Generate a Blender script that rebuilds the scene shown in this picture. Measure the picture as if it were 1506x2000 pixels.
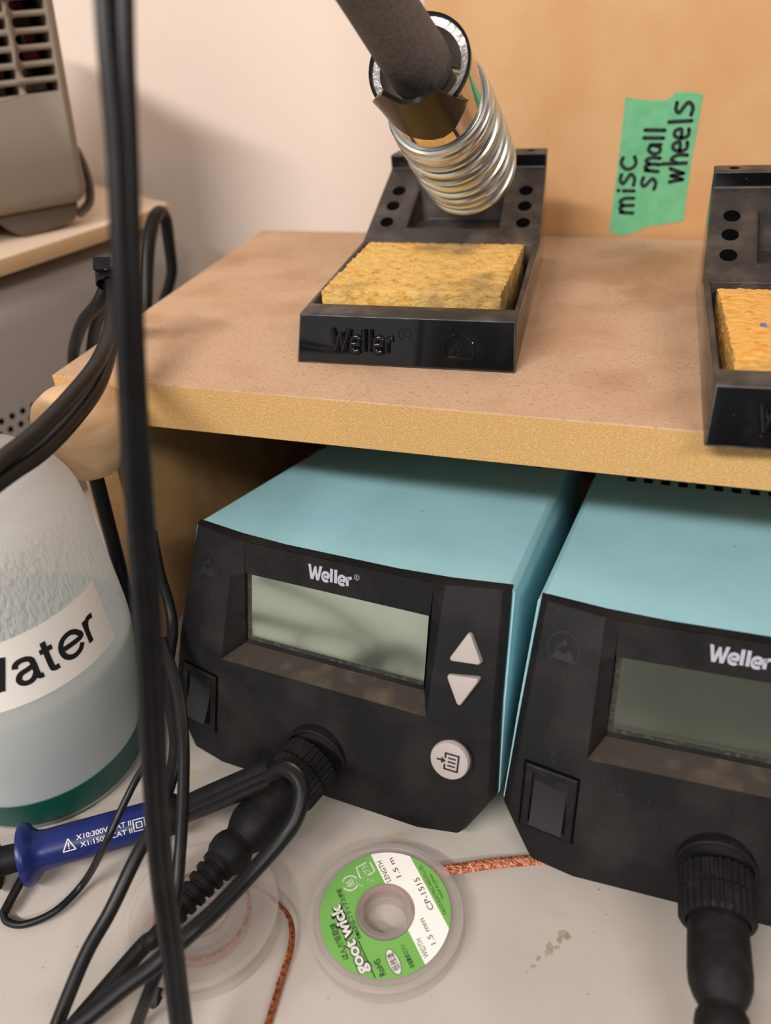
import bpy, bmesh, math, random
from mathutils import Vector, Matrix
random.seed(7)
S = 0.001                                   # everything below is written in millimetres
scene = bpy.context.scene
COL = scene.collection
for o in list(bpy.data.objects):
    bpy.data.objects.remove(o)

# ------------------------------------------------------------------ camera
CAM = Vector((221.66, -236.76, 258.19))
FPX = 1587.3
R0 = Vector((0.94927, 0.30849, -0.06102)); R1 = Vector((-0.12094, 0.53726, 0.83470)); R2 = Vector((-0.29028, 0.78498, -0.54731))
cam = bpy.data.cameras.new('camera'); camo = bpy.data.objects.new('camera', cam); COL.objects.link(camo)
m = Matrix((R0, R1, -R2)).transposed().to_4x4(); m.translation = CAM * S
camo.matrix_world = m
cam.sensor_fit = 'VERTICAL'; cam.sensor_height = 8.7; cam.lens = FPX / 2000 * 8.7
cam.clip_start = 0.005; cam.clip_end = 30
cam.dof.use_dof = True; cam.dof.focus_distance = 0.290; cam.dof.aperture_fstop = cam.lens / 4.0
scene.camera = camo

# ------------------------------------------------------------------ light and exposure
scene.view_settings.view_transform = 'Standard'; scene.view_settings.look = 'None'
scene.view_settings.gamma = 1.0; scene.view_settings.use_curve_mapping = False
scene.view_settings.exposure = 0.0
w = bpy.data.worlds.new('room_air'); scene.world = w; w.use_nodes = True
wn = w.node_tree.nodes; wl = w.node_tree.links; bg = wn['Background']
tcw = wn.new('ShaderNodeTexCoord'); sx = wn.new('ShaderNodeSeparateXYZ'); wl.new(tcw.outputs['Generated'], sx.inputs[0])
cr = wn.new('ShaderNodeValToRGB'); wl.new(sx.outputs[2], cr.inputs[0])      # pale ceiling above, darker room and floor below
mr = wn.new('ShaderNodeMapRange'); mr.inputs['From Min'].default_value = -1; wl.new(sx.outputs[2], mr.inputs['Value']); wl.new(mr.outputs[0], cr.inputs[0])
cr.color_ramp.elements[0].position = 0.40; cr.color_ramp.elements[0].color = (.09, .08, .075, 1)
cr.color_ramp.elements[1].position = 0.82; cr.color_ramp.elements[1].color = (1.0, .95, .9, 1)
def step(sock, a, b):
    r = wn.new('ShaderNodeMapRange'); r.interpolation_type = 'SMOOTHSTEP'; r.inputs['From Min'].default_value = a; r.inputs['From Max'].default_value = b
    wl.new(sock, r.inputs['Value']); return r.outputs[0]
def mul(a, b):
    r = wn.new('ShaderNodeMath'); r.operation = 'MULTIPLY'; wl.new(a, r.inputs[0]); wl.new(b, r.inputs[1]); return r.outputs[0]
# bright world patch added at left front for the left display to reflect
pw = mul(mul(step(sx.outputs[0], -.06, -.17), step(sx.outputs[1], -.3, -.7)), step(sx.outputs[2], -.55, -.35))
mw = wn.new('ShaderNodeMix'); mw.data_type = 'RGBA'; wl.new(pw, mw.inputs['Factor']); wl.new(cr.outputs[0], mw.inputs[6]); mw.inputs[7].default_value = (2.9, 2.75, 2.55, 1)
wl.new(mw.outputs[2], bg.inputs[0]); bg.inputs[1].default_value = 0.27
def area(name, loc, target, sx, sy, power, color):
    l = bpy.data.lights.new(name, 'AREA'); l.shape = 'RECTANGLE'; l.size = sx * S; l.size_y = sy * S
    l.energy = power; l.color = color
    o = bpy.data.objects.new(name, l); COL.objects.link(o); o.location = Vector(loc) * S
    d = (Vector(target) - Vector(loc)).normalized()
    o.rotation_euler = d.to_track_quat('-Z', 'Y').to_euler()
    return o
WARM = (1.0, 0.94, 0.9)
area('ceiling_tube_or_fill', (-400, -1450, 1480), (50, 100, 100), 1050, 100, 34, WARM)
area('ceiling_tube_or_fill', (1150, -1400, 1430), (200, 60, 90), 900, 100, 16, WARM)  # fill added on the right to brighten the bottle and its label

# ------------------------------------------------------------------ helpers
def lin(c):
    def f(x):
        x /= 255.0
        return x / 12.92 if x <= 0.04045 else ((x + 0.055) / 1.055) ** 2.4
    return tuple(f(x) for x in c) + (1.0,)

def mat(name, rgb, rough=0.6, metal=0.0, rgb2=None, nscale=60.0, ndetail=4.0, lo=0.4, hi=0.6, stretch=None,
        bump=0.0, bscale=800.0, bdetail=3.0, bstretch=None, spec=0.5, coat=0.0, trans=0.0, alpha=1.0, ior=1.45,
        specks=None, speck_scale=900.0, speck_at=0.72, sss=0.0, aniso=None, rvar=0.0):
    M = bpy.data.materials.new(name); M.use_nodes = True
    N = M.node_tree.nodes; L = M.node_tree.links; b = N['Principled BSDF']
    b.inputs['Base Color'].default_value = lin(rgb); b.inputs['Roughness'].default_value = rough
    b.inputs['Metallic'].default_value = metal; b.inputs['Specular IOR Level'].default_value = spec
    b.inputs['Coat Weight'].default_value = coat; b.inputs['Transmission Weight'].default_value = trans
    b.inputs['Alpha'].default_value = alpha; b.inputs['IOR'].default_value = ior
    if sss: b.inputs['Subsurface Weight'].default_value = sss; b.inputs['Subsurface Radius'].default_value = (0.004, 0.004, 0.003)
    tc = N.new('ShaderNodeTexCoord')
    def coords(st):
        if not st: return tc.outputs['Object']
        mp = N.new('ShaderNodeMapping'); mp.inputs['Scale'].default_value = st
        L.new(tc.outputs['Object'], mp.inputs['Vector']); return mp.outputs['Vector']
    col = None
    def noise(scale, detail, st=None):
        n = N.new('ShaderNodeTexNoise'); n.inputs['Scale'].default_value = scale; n.inputs['Detail'].default_value = detail
        L.new(coords(st), n.inputs['Vector']); return n.outputs['Fac']
    def ramp(fac, a, c):
        r = N.new('ShaderNodeMapRange'); r.inputs['From Min'].default_value = a; r.inputs['From Max'].default_value = c
        L.new(fac, r.inputs['Value']); return r.outputs['Result']
    def mix(fac, A, B):
        x = N.new('ShaderNodeMix'); x.data_type = 'RGBA'; L.new(fac, x.inputs['Factor'])
        for s, v in ((6, A), (7, B)):
            if isinstance(v, tuple): x.inputs[s].default_value = v
            else: L.new(v, x.inputs[s])
        return x.outputs[2]
    if rgb2:
        specs = rgb2 if isinstance(rgb2, list) else [(rgb2, nscale, ndetail, lo, hi, stretch)]
        col = lin(rgb)
        for (c2, sc, dt, a, c, st) in specs:
            col = mix(ramp(noise(sc, dt, st), a, c), col, lin(c2))
    if specks:
        col = mix(ramp(noise(speck_scale, 1.0), speck_at, speck_at + 0.03), col if col is not None else lin(rgb), lin(specks))
    if col is not None: L.new(col, b.inputs['Base Color'])
    if rvar:
        r = N.new('ShaderNodeMapRange'); r.inputs['To Min'].default_value = max(0.02, rough - rvar); r.inputs['To Max'].default_value = rough + rvar
        r.inputs['From Min'].default_value = .35; r.inputs['From Max'].default_value = .65
        L.new(noise(120, 4), r.inputs['Value']); L.new(r.outputs['Result'], b.inputs['Roughness'])
    if bump:
        bm_ = N.new('ShaderNodeBump'); bm_.inputs['Strength'].default_value = bump; bm_.inputs['Distance'].default_value = 0.001
        L.new(noise(bscale, bdetail, bstretch), bm_.inputs['Height']); L.new(bm_.outputs['Normal'], b.inputs['Normal'])
    return M

class MB:
    """collects faces, then links them as ONE mesh object"""
    def __init__(s): s.v = []; s.f = []; s.m = []
    def add(s, vs, fs, mi=0):
        n = len(s.v); s.v += [Vector(p) for p in vs]
        for f in fs: s.f.append([n + i for i in f]); s.m.append(mi)
        return s
    def box(s, x0, x1, y0, y1, z0, z1, mi=0):
        return s.add([(x, y, z) for z in (z0, z1) for y in (y0, y1) for x in (x0, x1)],
                     [(0, 2, 3, 1), (4, 5, 7, 6), (0, 1, 5, 4), (2, 6, 7, 3), (0, 4, 6, 2), (1, 3, 7, 5)], mi)
    def loft(s, rings, cap=True, closed=False, mi=0):
        n = len(rings[0]); base = len(s.v)
        for r in rings: s.v += [Vector(p) for p in r]
        k = len(rings)
        for i in range(k if closed else k - 1):
            a = base + i * n; b = base + ((i + 1) % k) * n
            for j in range(n):
                jj = (j + 1) % n; s.f.append([a + j, a + jj, b + jj, b + j]); s.m.append(mi)
        if cap and not closed:
            s.f.append([base + j for j in reversed(range(n))]); s.m.append(mi)
            s.f.append([base + (k - 1) * n + j for j in range(n)]); s.m.append(mi)
        return s
    def prism(s, poly, fn0, fn1, mi=0):
        return s.loft([[fn0(*p) for p in poly], [fn1(*p) for p in poly]], mi=mi)
    def lathe(s, prof, org=(0, 0, 0), axis=(0, 0, 1), seg=48, cap=True, closed=False, mi=0, rfn=None):
        org = Vector(org); a = Vector(axis).normalized()
        u = a.orthogonal().normalized(); v = a.cross(u)
        rings = []
        for i, (r, h) in enumerate(prof):
            ring = []
            for j in range(seg):
                t = 2 * math.pi * j / seg; rr = rfn(i, j, r) if rfn else r
                ring.append(org + a * h + (u * math.cos(t) + v * math.sin(t)) * rr)
            rings.append(ring)
        return s.loft(rings, cap, closed, mi)
    def tube(s, pts, r, seg=14, smooth=6, cap=True, mi=0, flat=None):
        pts = [Vector(p) for p in pts]
        if smooth: pts = spline(pts, smooth)
        rr = r if callable(r) else (lambda t: r)
        n = len(pts); T = [(pts[min(i + 1, n - 1)] - pts[max(i - 1, 0)]).normalized() for i in range(n)]
        u = T[0].orthogonal().normalized()
        if flat is not None: u = (Vector(flat) - T[0] * Vector(flat).dot(T[0])).normalized()
        rings = []
        for i in range(n):
            u = (u - T[i] * u.dot(T[i])).normalized(); v = T[i].cross(u)
            q = rr(i / (n - 1)); ra, rb = q if isinstance(q, tuple) else (q, q)
            rings.append([pts[i] + u * math.cos(2 * math.pi * j / seg) * ra + v * math.sin(2 * math.pi * j / seg) * rb for j in range(seg)])
        return s.loft(rings, cap, mi=mi)
    def build(s, name, mats, parent=None, origin=None, bevel=0.0, bseg=2, angle=35, smooth=True):
        if origin is None: origin = Vector((0, 0, 0))
        origin = Vector(origin)
        bm = bmesh.new()
        vs = [bm.verts.new((p - origin) * S) for p in s.v]
        for f, mi in zip(s.f, s.m):
            try: q = bm.faces.new([vs[i] for i in f]); q.material_index = mi
            except ValueError: pass
        bmesh.ops.recalc_face_normals(bm, faces=bm.faces)
        if bevel:
            es = [e for e in bm.edges if len(e.link_faces) == 2 and e.calc_face_angle(0) > math.radians(angle)]
            bmesh.ops.bevel(bm, geom=es, offset=bevel * S, segments=bseg, profile=0.5, affect='EDGES', clamp_overlap=True)
        me = bpy.data.meshes.new(name); bm.to_mesh(me); bm.free()
        for x in (mats if isinstance(mats, (list, tuple)) else [mats]): me.materials.append(x)
        if smooth:
            for p in me.polygons: p.use_smooth = True
            me.set_sharp_from_angle(angle=math.radians(angle if not bevel else 40))
        o = bpy.data.objects.new(name, me); COL.objects.link(o)
        o.location = origin * S
        if parent is not None: o.parent = parent
        return o

def spline(p, k):
    out = []
    for i in range(len(p) - 1):
        a = p[max(i - 1, 0)]; b = p[i]; c = p[i + 1]; d = p[min(i + 2, len(p) - 1)]
        for j in range(k):
            t = j / k
            out.append(0.5 * ((2 * b) + (c - a) * t + (2 * a - 5 * b + 4 * c - d) * t * t + (3 * b - a - 3 * c + d) * t ** 3))
    out.append(p[-1]); return out

def tag(o, label=None, cat=None, group=None, kind=None):
    if label: o['label'] = label
    if cat: o['category'] = cat
    if group: o['group'] = group
    if kind: o['kind'] = kind
    return o
def thing(name, loc, label, cat, rz=0.0, group=None):
    o = bpy.data.objects.new(name, None); COL.objects.link(o); o.empty_display_size = 0.01
    o.location = Vector(loc) * S; o.rotation_euler = (0, 0, math.radians(rz))
    return tag(o, label, cat, group)
def copy_tree(o, parent=None):
    c = o.copy(); COL.objects.link(c)
    if parent is not None: c.parent = parent
    for ch in [x for x in bpy.data.objects if x.parent == o]: copy_tree(ch, c)
    return c
def at(u, v, depth):                        # a point of the bench seen at photo pixel (u, v), depth mm away (below 100: height above the bench)
    if depth < 100: return on(u, v, 2, depth)
    return CAM + (R0 * ((u - 753) / FPX) - R1 * ((v - 1000) / FPX) + R2) * depth
def on(u, v, axis, val):
    d = R0 * ((u - 753) / FPX) - R1 * ((v - 1000) / FPX) + R2
    return CAM + d * ((val - CAM[axis]) / d[axis])

def glyphs(body, bold=0.0, shear=0.0, space=1.0, extrude=0.0, bev=0.0):
    c = bpy.data.curves.new('t', 'FONT'); c.body = body; c.size = 1.0; c.offset = bold; c.shear = shear; c.space_character = space
    c.extrude = extrude; c.bevel_depth = bev; c.resolution_u = 4; c.fill_mode = 'FRONT' if not extrude else 'BOTH'
    o = bpy.data.objects.new('t', c); COL.objects.link(o); bpy.context.view_layer.update()
    dg = bpy.context.evaluated_depsgraph_get()
    me = bpy.data.meshes.new_from_object(o.evaluated_get(dg))
    vs = [v.co.copy() for v in me.vertices]; fs = [tuple(p.vertices) for p in me.polygons]
    bpy.data.objects.remove(o); bpy.data.curves.remove(c); bpy.data.meshes.remove(me)
    x0 = min(v.x for v in vs); x1 = max(v.x for v in vs)
    return [Vector((v.x - x0, v.y, v.z)) for v in vs], fs, x1 - x0
def text_on(mb, body, p0, p1, fn, aspect=None, mi=0, height=None, **kw):
    """lays text along p0->p1 in a 2D frame and maps it with fn(a, b, h) to space"""
    vs, fs, wd = glyphs(body, **kw)
    d = (Vector(p1) - Vector(p0)); Ln = d.length; d /= Ln; n = Vector((-d.y, d.x))
    k = Ln / wd; ky = height / 0.73 if height else k
    mb.add([fn(*(Vector(p0) + d * (v.x * k) + n * (v.y * ky)), v.z) for v in vs], fs, mi)
def stroke(mb, pts, wdt, fn, mi=0, close=False, k=5, caps=True):
    """a flat pen stroke of width wdt through 2D points"""
    P = [Vector((p[0], p[1], 0)) for p in pts]
    if close: P.append(P[0])
    if k and len(P) > 2: P = spline(P, k)
    elif len(P) == 2: P = [P[0].lerp(P[1], i / 8) for i in range(9)]
    n = len(P)
    vs = []; fs = []
    for i in range(n):
        t = (P[min(i + 1, n - 1)] - P[max(i - 1, 0)])
        t = t.normalized() if t.length > 1e-9 else Vector((1, 0, 0))
        q = Vector((-t.y, t.x, 0)) * wdt / 2
        vs += [fn(P[i].x + q.x, P[i].y + q.y, 0), fn(P[i].x - q.x, P[i].y - q.y, 0)]
        if i: fs.append((2 * i - 2, 2 * i - 1, 2 * i + 1, 2 * i))
    mb.add(vs, fs, mi)
    for i in (0, n - 1) if caps else ():
        c = P[i]; mb.add([fn(c.x + math.cos(a * math.pi / 5) * wdt / 2, c.y + math.sin(a * math.pi / 5) * wdt / 2, 0) for a in range(10)], [tuple(range(10))], mi)
def arc(cx, cy, r, a0, a1, n=16):
    return [(cx + r * math.cos(math.radians(a0 + (a1 - a0) * i / n)), cy + r * math.sin(math.radians(a0 + (a1 - a0) * i / n))) for i in range(n + 1)]

# ------------------------------------------------------------------ materials
m_wall = mat('painted_wall', (238, 222, 208), 0.85, bump=0.05, bscale=300)
m_desk = mat('white_laminate', (184, 175, 166), 0.55, rgb2=[((173, 163, 154), 12, 5, .45, .7, None), ((176, 160, 140), 55, 5, .66, .74, None)],
             specks=(128, 112, 96), speck_scale=600, speck_at=0.77, bump=0.03, bscale=1500)
m_mdf_top = mat('mdf_face', (203, 167, 136), 0.8, rgb2=[((186, 148, 115), 30, 6, .45, .68, None), ((152, 118, 92), 700, 4, .57, .72, (1, 2.2, 1)), ((164, 124, 94), 16, 5, .62, .74, None)],
                bump=0.25, bscale=1500, bdetail=4)
m_mdf_edge = mat('mdf_sawn_edge', (218, 175, 112), 0.85, rgb2=[((190, 142, 82), 1500, 4, .48, .66, (1, 1, 2)), ((228, 190, 130), 900, 3, .56, .7, None)], bump=0.5, bscale=1800, bdetail=4)
m_mdf_in = mat('mdf_shelf_side', (188, 146, 96), 0.85, rgb2=(150, 110, 72), nscale=22, lo=.4, hi=.7, bump=0.15, bscale=1200)
m_card = mat('cardboard', (212, 170, 124), 0.85, rgb2=(204, 155, 106), nscale=18, lo=.4, hi=.65, bump=0.06, bscale=500, bstretch=(.3, 1, 1))
m_tape = mat('green_masking_tape', (114, 190, 142), 0.75, rgb2=(98, 175, 126), nscale=120, lo=.4, hi=.7, bump=0.2, bscale=900)
m_ink = mat('marker_ink', (34, 34, 40), 0.6)
m_black = mat('printed_black', (26, 25, 28), 0.55)
m_gloss = mat('glossy_black_plastic', (14, 14, 17), 0.1, rgb2=(26, 25, 26), nscale=90, lo=.55, hi=.75, specks=(120, 110, 100), speck_scale=1200, speck_at=0.79)
m_worn = mat('dusty_black_plastic', (50, 46, 45), 0.45, rgb2=[((94, 86, 80), 70, 6, .46, .74, None)], rvar=0.15, specks=(150, 138, 124), speck_scale=1300, speck_at=0.77)
m_rubber = mat('matt_black_rubber', (18, 17, 18), 0.6, spec=.3, rgb2=(32, 30, 29), nscale=200, lo=.5, hi=.72, bump=0.1, bscale=1500)
m_cable = mat('black_cable_jacket', (16, 16, 19), 0.4, spec=.4, rgb2=(24, 24, 26), nscale=150, lo=.45, hi=.7)
m_panel = mat('textured_black_plastic', (21, 20, 22), 0.6, spec=.28, rgb2=[((43, 39, 37), 45, 6, .46, .74, None)], bump=0.2, bscale=2600, bdetail=2, specks=(92, 86, 80), speck_scale=1700, speck_at=0.775)
m_teal = mat('light_teal_paint', (164, 214, 224), 0.42, rgb2=(157, 206, 216), nscale=35, lo=.4, hi=.7, bump=0.03, bscale=1800, specks=(92, 120, 122), speck_scale=420, speck_at=0.79)
m_btn = mat('light_grey_button', (176, 166, 162), 0.6)
m_logo = mat('silver_print', (176, 178, 190), 0.5)
m_lcd = mat('grey_green_lcd', (186, 196, 178), 0.2, metal=0.93, rgb2=(178, 188, 170), nscale=40, lo=.4, hi=.7, coat=0.4)
m_slot = mat('dark_recess', (8, 8, 8), 0.9, spec=.05)
m_sponge = mat('yellow_sponge', (228, 186, 108), 0.95, rgb2=[((212, 152, 58), 260, 5, .5, .68, None), ((142, 120, 80), 34, 5, .52, .7, None)], bump=0.9, bscale=650, bdetail=5)
m_sponge2 = mat('orange_yellow_sponge', (230, 176, 92), 0.95, rgb2=[((222, 146, 54), 200, 5, .52, .66, (1, 2, 2)), ((168, 132, 76), 30, 5, .58, .74, None)], bump=0.8, bscale=600, bdetail=5, bstretch=(.5, 1, 1))
m_foam = mat('foam_grip', (118, 112, 110), 0.9, bump=0.35, bscale=2200, rgb2=(98, 91, 88), nscale=900, lo=.4, hi=.65)
m_steel = mat('plated_steel_wire', (216, 219, 216), 0.27, metal=1.0)
m_sleeve = mat('polished_steel', (214, 210, 204), 0.08, metal=1.0)
m_liner = mat('crinkled_metal_liner', (190, 184, 182), 0.4, metal=0.7, bump=0.6, bscale=400)
m_brown = mat('bronze_black_plastic', (24, 21, 20), 0.3, spec=.3)
m_taupe = mat('taupe_instrument_plastic', (138, 124, 109), 0.7, bump=0.15, bscale=1500)
m_taupe_d = mat('dark_taupe_plastic', (92, 80, 70), 0.6)
m_grey = mat('grey_painted_metal', (158, 154, 152), 0.45)
m_ply = mat('pale_laminated_board', (226, 200, 176), 0.6)
m_ply_e = mat('board_edge', (196, 164, 122), 0.8)
m_beech = mat('beech_wood', (224, 184, 142), 0.55, rgb2=(208, 164, 118), nscale=60, ndetail=4, lo=.45, hi=.7, stretch=(.4, 1, 4))
m_blue = mat('blue_probe_plastic', (26, 40, 108), 0.35, rgb2=(22, 34, 96), nscale=80)
m_white = mat('white_print', (226, 222, 216), 0.6)
m_dust = mat('dusty_textured_plastic', (58, 50, 44), 0.85, rgb2=[((88, 76, 64), 90, 5, .48, .7, None)], bump=0.3, bscale=2200)
m_rock = mat('rocker_plastic', (38, 37, 38), 0.6, spec=.2)
m_slotd = mat('dusty_display_edge', (46, 44, 38), 0.7, rgb2=(70, 66, 56), nscale=700, lo=.5, hi=.6)
m_side = mat('mirror_black_plastic', (14, 14, 16), 0.04)
m_copper = mat('braided_copper', (222, 146, 112), 0.4, metal=0.6, rgb2=[((160, 88, 58), 900, 2, .45, .6, None)], bump=0.8, bscale=1300)
m_copper_d = mat('fluxed_copper_braid', (184, 108, 66), 0.4, metal=0.6, rgb2=[((120, 62, 34), 800, 2, .45, .6, None)], bump=0.8, bscale=1300)
m_green = mat('green_label_paper', (116, 178, 86), 0.6)
m_labelw = mat('white_label_paper', (250, 244, 238), 0.65)
m_band = mat('dark_green_plastic', (4, 76, 66), 0.4)
m_red = mat('red_wire', (170, 60, 40), 0.5)

def clear_mat(name, rgb, rough, tfac, bump=None, translucent=0.4):
    M = bpy.data.materials.new(name); M.use_nodes = True; N = M.node_tree.nodes; L = M.node_tree.links
    b = N['Principled BSDF']; b.inputs['Base Color'].default_value = lin(rgb); b.inputs['Roughness'].default_value = rough
    tr = N.new('ShaderNodeBsdfTranslucent'); tr.inputs['Color'].default_value = lin(rgb)
    tp = N.new('ShaderNodeBsdfTransparent'); m1 = N.new('ShaderNodeMixShader'); m2 = N.new('ShaderNodeMixShader')
    m1.inputs[0].default_value = translucent; m2.inputs[0].default_value = tfac
    L.new(b.outputs[0], m1.inputs[1]); L.new(tr.outputs[0], m1.inputs[2]); L.new(m1.outputs[0], m2.inputs[1]); L.new(tp.outputs[0], m2.inputs[2])
    L.new(m2.outputs[0], N['Material Output'].inputs['Surface'])
    if bump:
        tc = N.new('ShaderNodeTexCoord'); sep = N.new('ShaderNodeSeparateXYZ'); L.new(tc.outputs['Object'], sep.inputs[0])
        mp = N.new('ShaderNodeMapping'); mp.inputs['Scale'].default_value = (1, 1, .45); L.new(tc.outputs['Object'], mp.inputs[0])
        nz = N.new('ShaderNodeTexNoise'); nz.inputs['Scale'].default_value = 680; nz.inputs['Detail'].default_value = 2; nz.inputs['Distortion'].default_value = .4
        L.new(mp.outputs[0], nz.inputs['Vector'])
        r = N.new('ShaderNodeMapRange'); r.interpolation_type = 'SMOOTHSTEP'
        r.inputs['From Min'].default_value = bump[0] * S; r.inputs['From Max'].default_value = bump[1] * S
        r2 = N.new('ShaderNodeMapRange'); r2.interpolation_type = 'SMOOTHSTEP'; r2.inputs['To Min'].default_value = 1; r2.inputs['To Max'].default_value = 0
        r2.inputs['From Min'].default_value = bump[2] * S; r2.inputs['From Max'].default_value = bump[3] * S
        L.new(sep.outputs[2], r.inputs['Value']); L.new(sep.outputs[2], r2.inputs['Value'])
        mu = N.new('ShaderNodeMath'); mu.operation = 'MULTIPLY'; L.new(r.outputs[0], mu.inputs[0]); L.new(r2.outputs[0], mu.inputs[1])
        mu2 = N.new('ShaderNodeMath'); mu2.operation = 'MULTIPLY'; sb = N.new('ShaderNodeMath'); sb.operation = 'SUBTRACT'; sb.inputs[1].default_value = .5; L.new(nz.outputs['Fac'], sb.inputs[0])
        L.new(mu.outputs[0], mu2.inputs[0]); L.new(sb.outputs[0], mu2.inputs[1])
        bp = N.new('ShaderNodeBump'); bp.inputs['Strength'].default_value = bump[4]; bp.inputs['Distance'].default_value = 0.001
        L.new(mu2.outputs[0], bp.inputs['Height']); L.new(bp.outputs[0], b.inputs['Normal'])
    return M
m_bottle = clear_mat('translucent_bottle_plastic', (242, 240, 238), 0.32, 0.24, bump=(70, 84, 112, 127, 1.0))
m_water = clear_mat('water_in_bottle', (160, 198, 202), 0.1, 0.12, translucent=0.3)
m_spool = clear_mat('frosted_clear_plastic', (224, 214, 208), 0.3, 0.68, translucent=0.4)

# ------------------------------------------------------------------ the setting
def struct(mb, name, mt, **k): return tag(mb.build(name, mt, **k), kind='structure')
WALL_Y = 300
struct(MB().box(-1600, 2200, WALL_Y, WALL_Y + 60, -750, 1700), 'wall_back', m_wall, origin=(0, WALL_Y, 0))
struct(MB().box(-1600, 2200, -2200, WALL_Y + 60, -790, -750), 'floor', mat('grey_floor', (120, 112, 104), 0.7), origin=(0, -500, -750))
# bench top
dk = MB().box(-900, 1500, -215, WALL_Y - 1, -28, 0).build('workbench_top', m_desk, origin=(0, 0, 0), bevel=1.5)
tag(dk, 'off-white laminate workbench top with faint stains under everything', 'workbench')

fx = MB(); rs = random.Random(4)
for i in range(16):
    q_ = i / 15; c = Vector((208 + 9 * q_ + rs.uniform(-1.2, 1.2), -102 + 14 * q_ + rs.uniform(-1, 1), .05 + i * .003)); r_ = rs.uniform(.4, 1.5) * (.5 + q_)
    fx.add([c + Vector((math.cos(k * .7) * r_ * rs.uniform(.6, 1.2), math.sin(k * .7) * r_ * rs.uniform(.6, 1.2), 0)) for k in range(9)], [tuple(range(9))])
fx.build('flux_stain', mat('dried_flux', (166, 146, 112), .5, alpha=.3), dk, smooth=False)

# ------------------------------------------------------------------ MDF shelf
H, T, DP = 137.49, 18.49, 212.4
sh = thing('riser_shelf', (0, 0, 0), 'low brown fibreboard riser shelf carrying the two black iron stands', 'shelf')
b = MB()
poly = [(0, 0), (560, 0), (560, DP + .4), (-9.6, DP)]
b.prism(poly, lambda x, y: (x, y, H - T), lambda x, y: (x, y, H))
for i, f in enumerate(b.f):
    n = (b.v[f[1]] - b.v[f[0]]).cross(b.v[f[2]] - b.v[f[1]])
    b.m[i] = 0 if abs(n.z) > abs(n.x) + abs(n.y) else 1
b.build('shelf_board', [m_mdf_top, m_mdf_edge], sh, bevel=.35, bseg=1)
MB().box(-3, 15, 4, DP - 6, 0, H - T - .1).build('side_panel', m_mdf_in, sh, bevel=.4)
MB().box(538, 556, 4, DP - 6, 0, H - T - .1).build('side_panel', m_mdf_in, sh, bevel=.4)
MB().box(15.2, 537.8, DP - 16, DP - 7, 0, H - T - .1).build('back_panel', mat('brown_hardboard', (128, 98, 78), .8), sh)

# ------------------------------------------------------------------ cardboard box with tape
bx = thing('cardboard_box', (93.5, DP + 3, 0), 'tall plain brown cardboard box with green tape behind the shelf', 'box')
def L_(p): return Vector(p) - Vector((93.5, DP + 3, 0))
MB().box(0, 420, 0, 78, 0, 420).build('carton', m_card, bx, bevel=1.2)
YB = DP + 3
def tape(pts, name, lab=None):
    mb = MB(); P = [L_(on(u, v, 1, YB)) for u, v in pts]
    mb.loft([[p + Vector((0, -.05, 0)) for p in P], [p + Vector((0, -.25, 0)) for p in P]])
    o = mb.build(name, m_tape, bx, smooth=False)
    if lab: o['label'] = lab
    return o
tp = tape([(1222, 190), (1245, 193), (1272, 197), (1302, 195), (1322, 180), (1345, 179), (1374, 184), (1364, 240), (1350, 318), (1334, 432),
           (1300, 437), (1262, 443), (1236, 456), (1212, 460), (1190, 453), (1206, 330)], 'tape_label', 'green masking tape with handwritten misc small wheels')
tape([(857, 52), (880, 58), (895, 112), (878, 100)], 'tape_strip')
# handwriting: strokes traced in a frame (a = along the reading direction, b = letter up)
hw = MB()
WR = {'misc': ((1229, 416), (1236, 306), [
        ((0, 0), (.02, .9)), ((.02, .7), (.1, .95), (.14, .6), (.14, 0)), ((.14, .7), (.22, .95), (.27, .6), (.27, 0)),
        ((.4, 0), (.41, .75)), ((.415, 1.1), (.42, 1.13)),
        ((.7, .95), (.6, 1.02), (.54, .8), (.62, .55), (.7, .3), (.62, .02), (.5, .08)),
        ((.99, .9), (.9, 1.02), (.8, .7), (.8, .3), (.88, .0), (1.0, .12))]),
      'small': ((1273, 366), (1292, 252), [
        ((.16, .95), (.06, 1.02), (.01, .8), (.08, .55), (.15, .3), (.08, .02), (-.03, .08)),
        ((.28, 0), (.29, .9)), ((.29, .7), (.35, .95), (.4, .6), (.4, 0)), ((.4, .7), (.46, .95), (.51, .6), (.51, 0)),
        ((.72, .8), (.64, .9), (.58, .5), (.62, .1), (.7, .2), (.73, .8)), ((.73, .8), (.74, .1)),
        ((.84, 1.35), (.85, 0)), ((.97, 1.35), (.98, 0))]),
      'wheels': ((1329, 355), (1349, 196), [
        ((0, .9), (.03, .1)), ((.03, .1), (.08, .85)), ((.08, .85), (.11, .1)), ((.11, .1), (.17, .95)),
        ((.23, 1.5), (.24, 0)), ((.24, .6), (.29, .95), (.34, .6), (.34, 0)),
        ((.4, .5), (.5, .55), (.48, .9), (.42, .9), (.39, .5), (.42, .1), (.5, .1)),
        ((.56, .5), (.66, .55), (.64, .9), (.58, .9), (.55, .5), (.58, .1), (.66, .1)),
        ((.75, 1.35), (.76, 0)),
        ((.98, 1.0), (.9, 1.02), (.86, .8), (.93, .55), (.98, .3), (.92, .02), (.83, .08))])}
for wd, (pa, pb, sts) in WR.items():
    A = on(pa[0] + 7, pa[1], 1, YB); B = on(pb[0] + 7, pb[1], 1, YB); e1 = (B - A); Ln = e1.length
    e2 = Vector((-e1.z, 0, e1.x)).normalized(); e2 = -e2 if e2.x > 0 else e2
    hgt = {'misc': 7.0, 'small': 6.8, 'wheels': 7.6}[wd]
    for st in sts:
        stroke(hw, [(p[0] * Ln, p[1] * hgt) for p in st], 1.85, lambda a, c, h: L_(A + e1 / Ln * a + e2 * c + Vector((0, -.32, 0))), k=5 if len(st) > 3 else 0)
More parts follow.
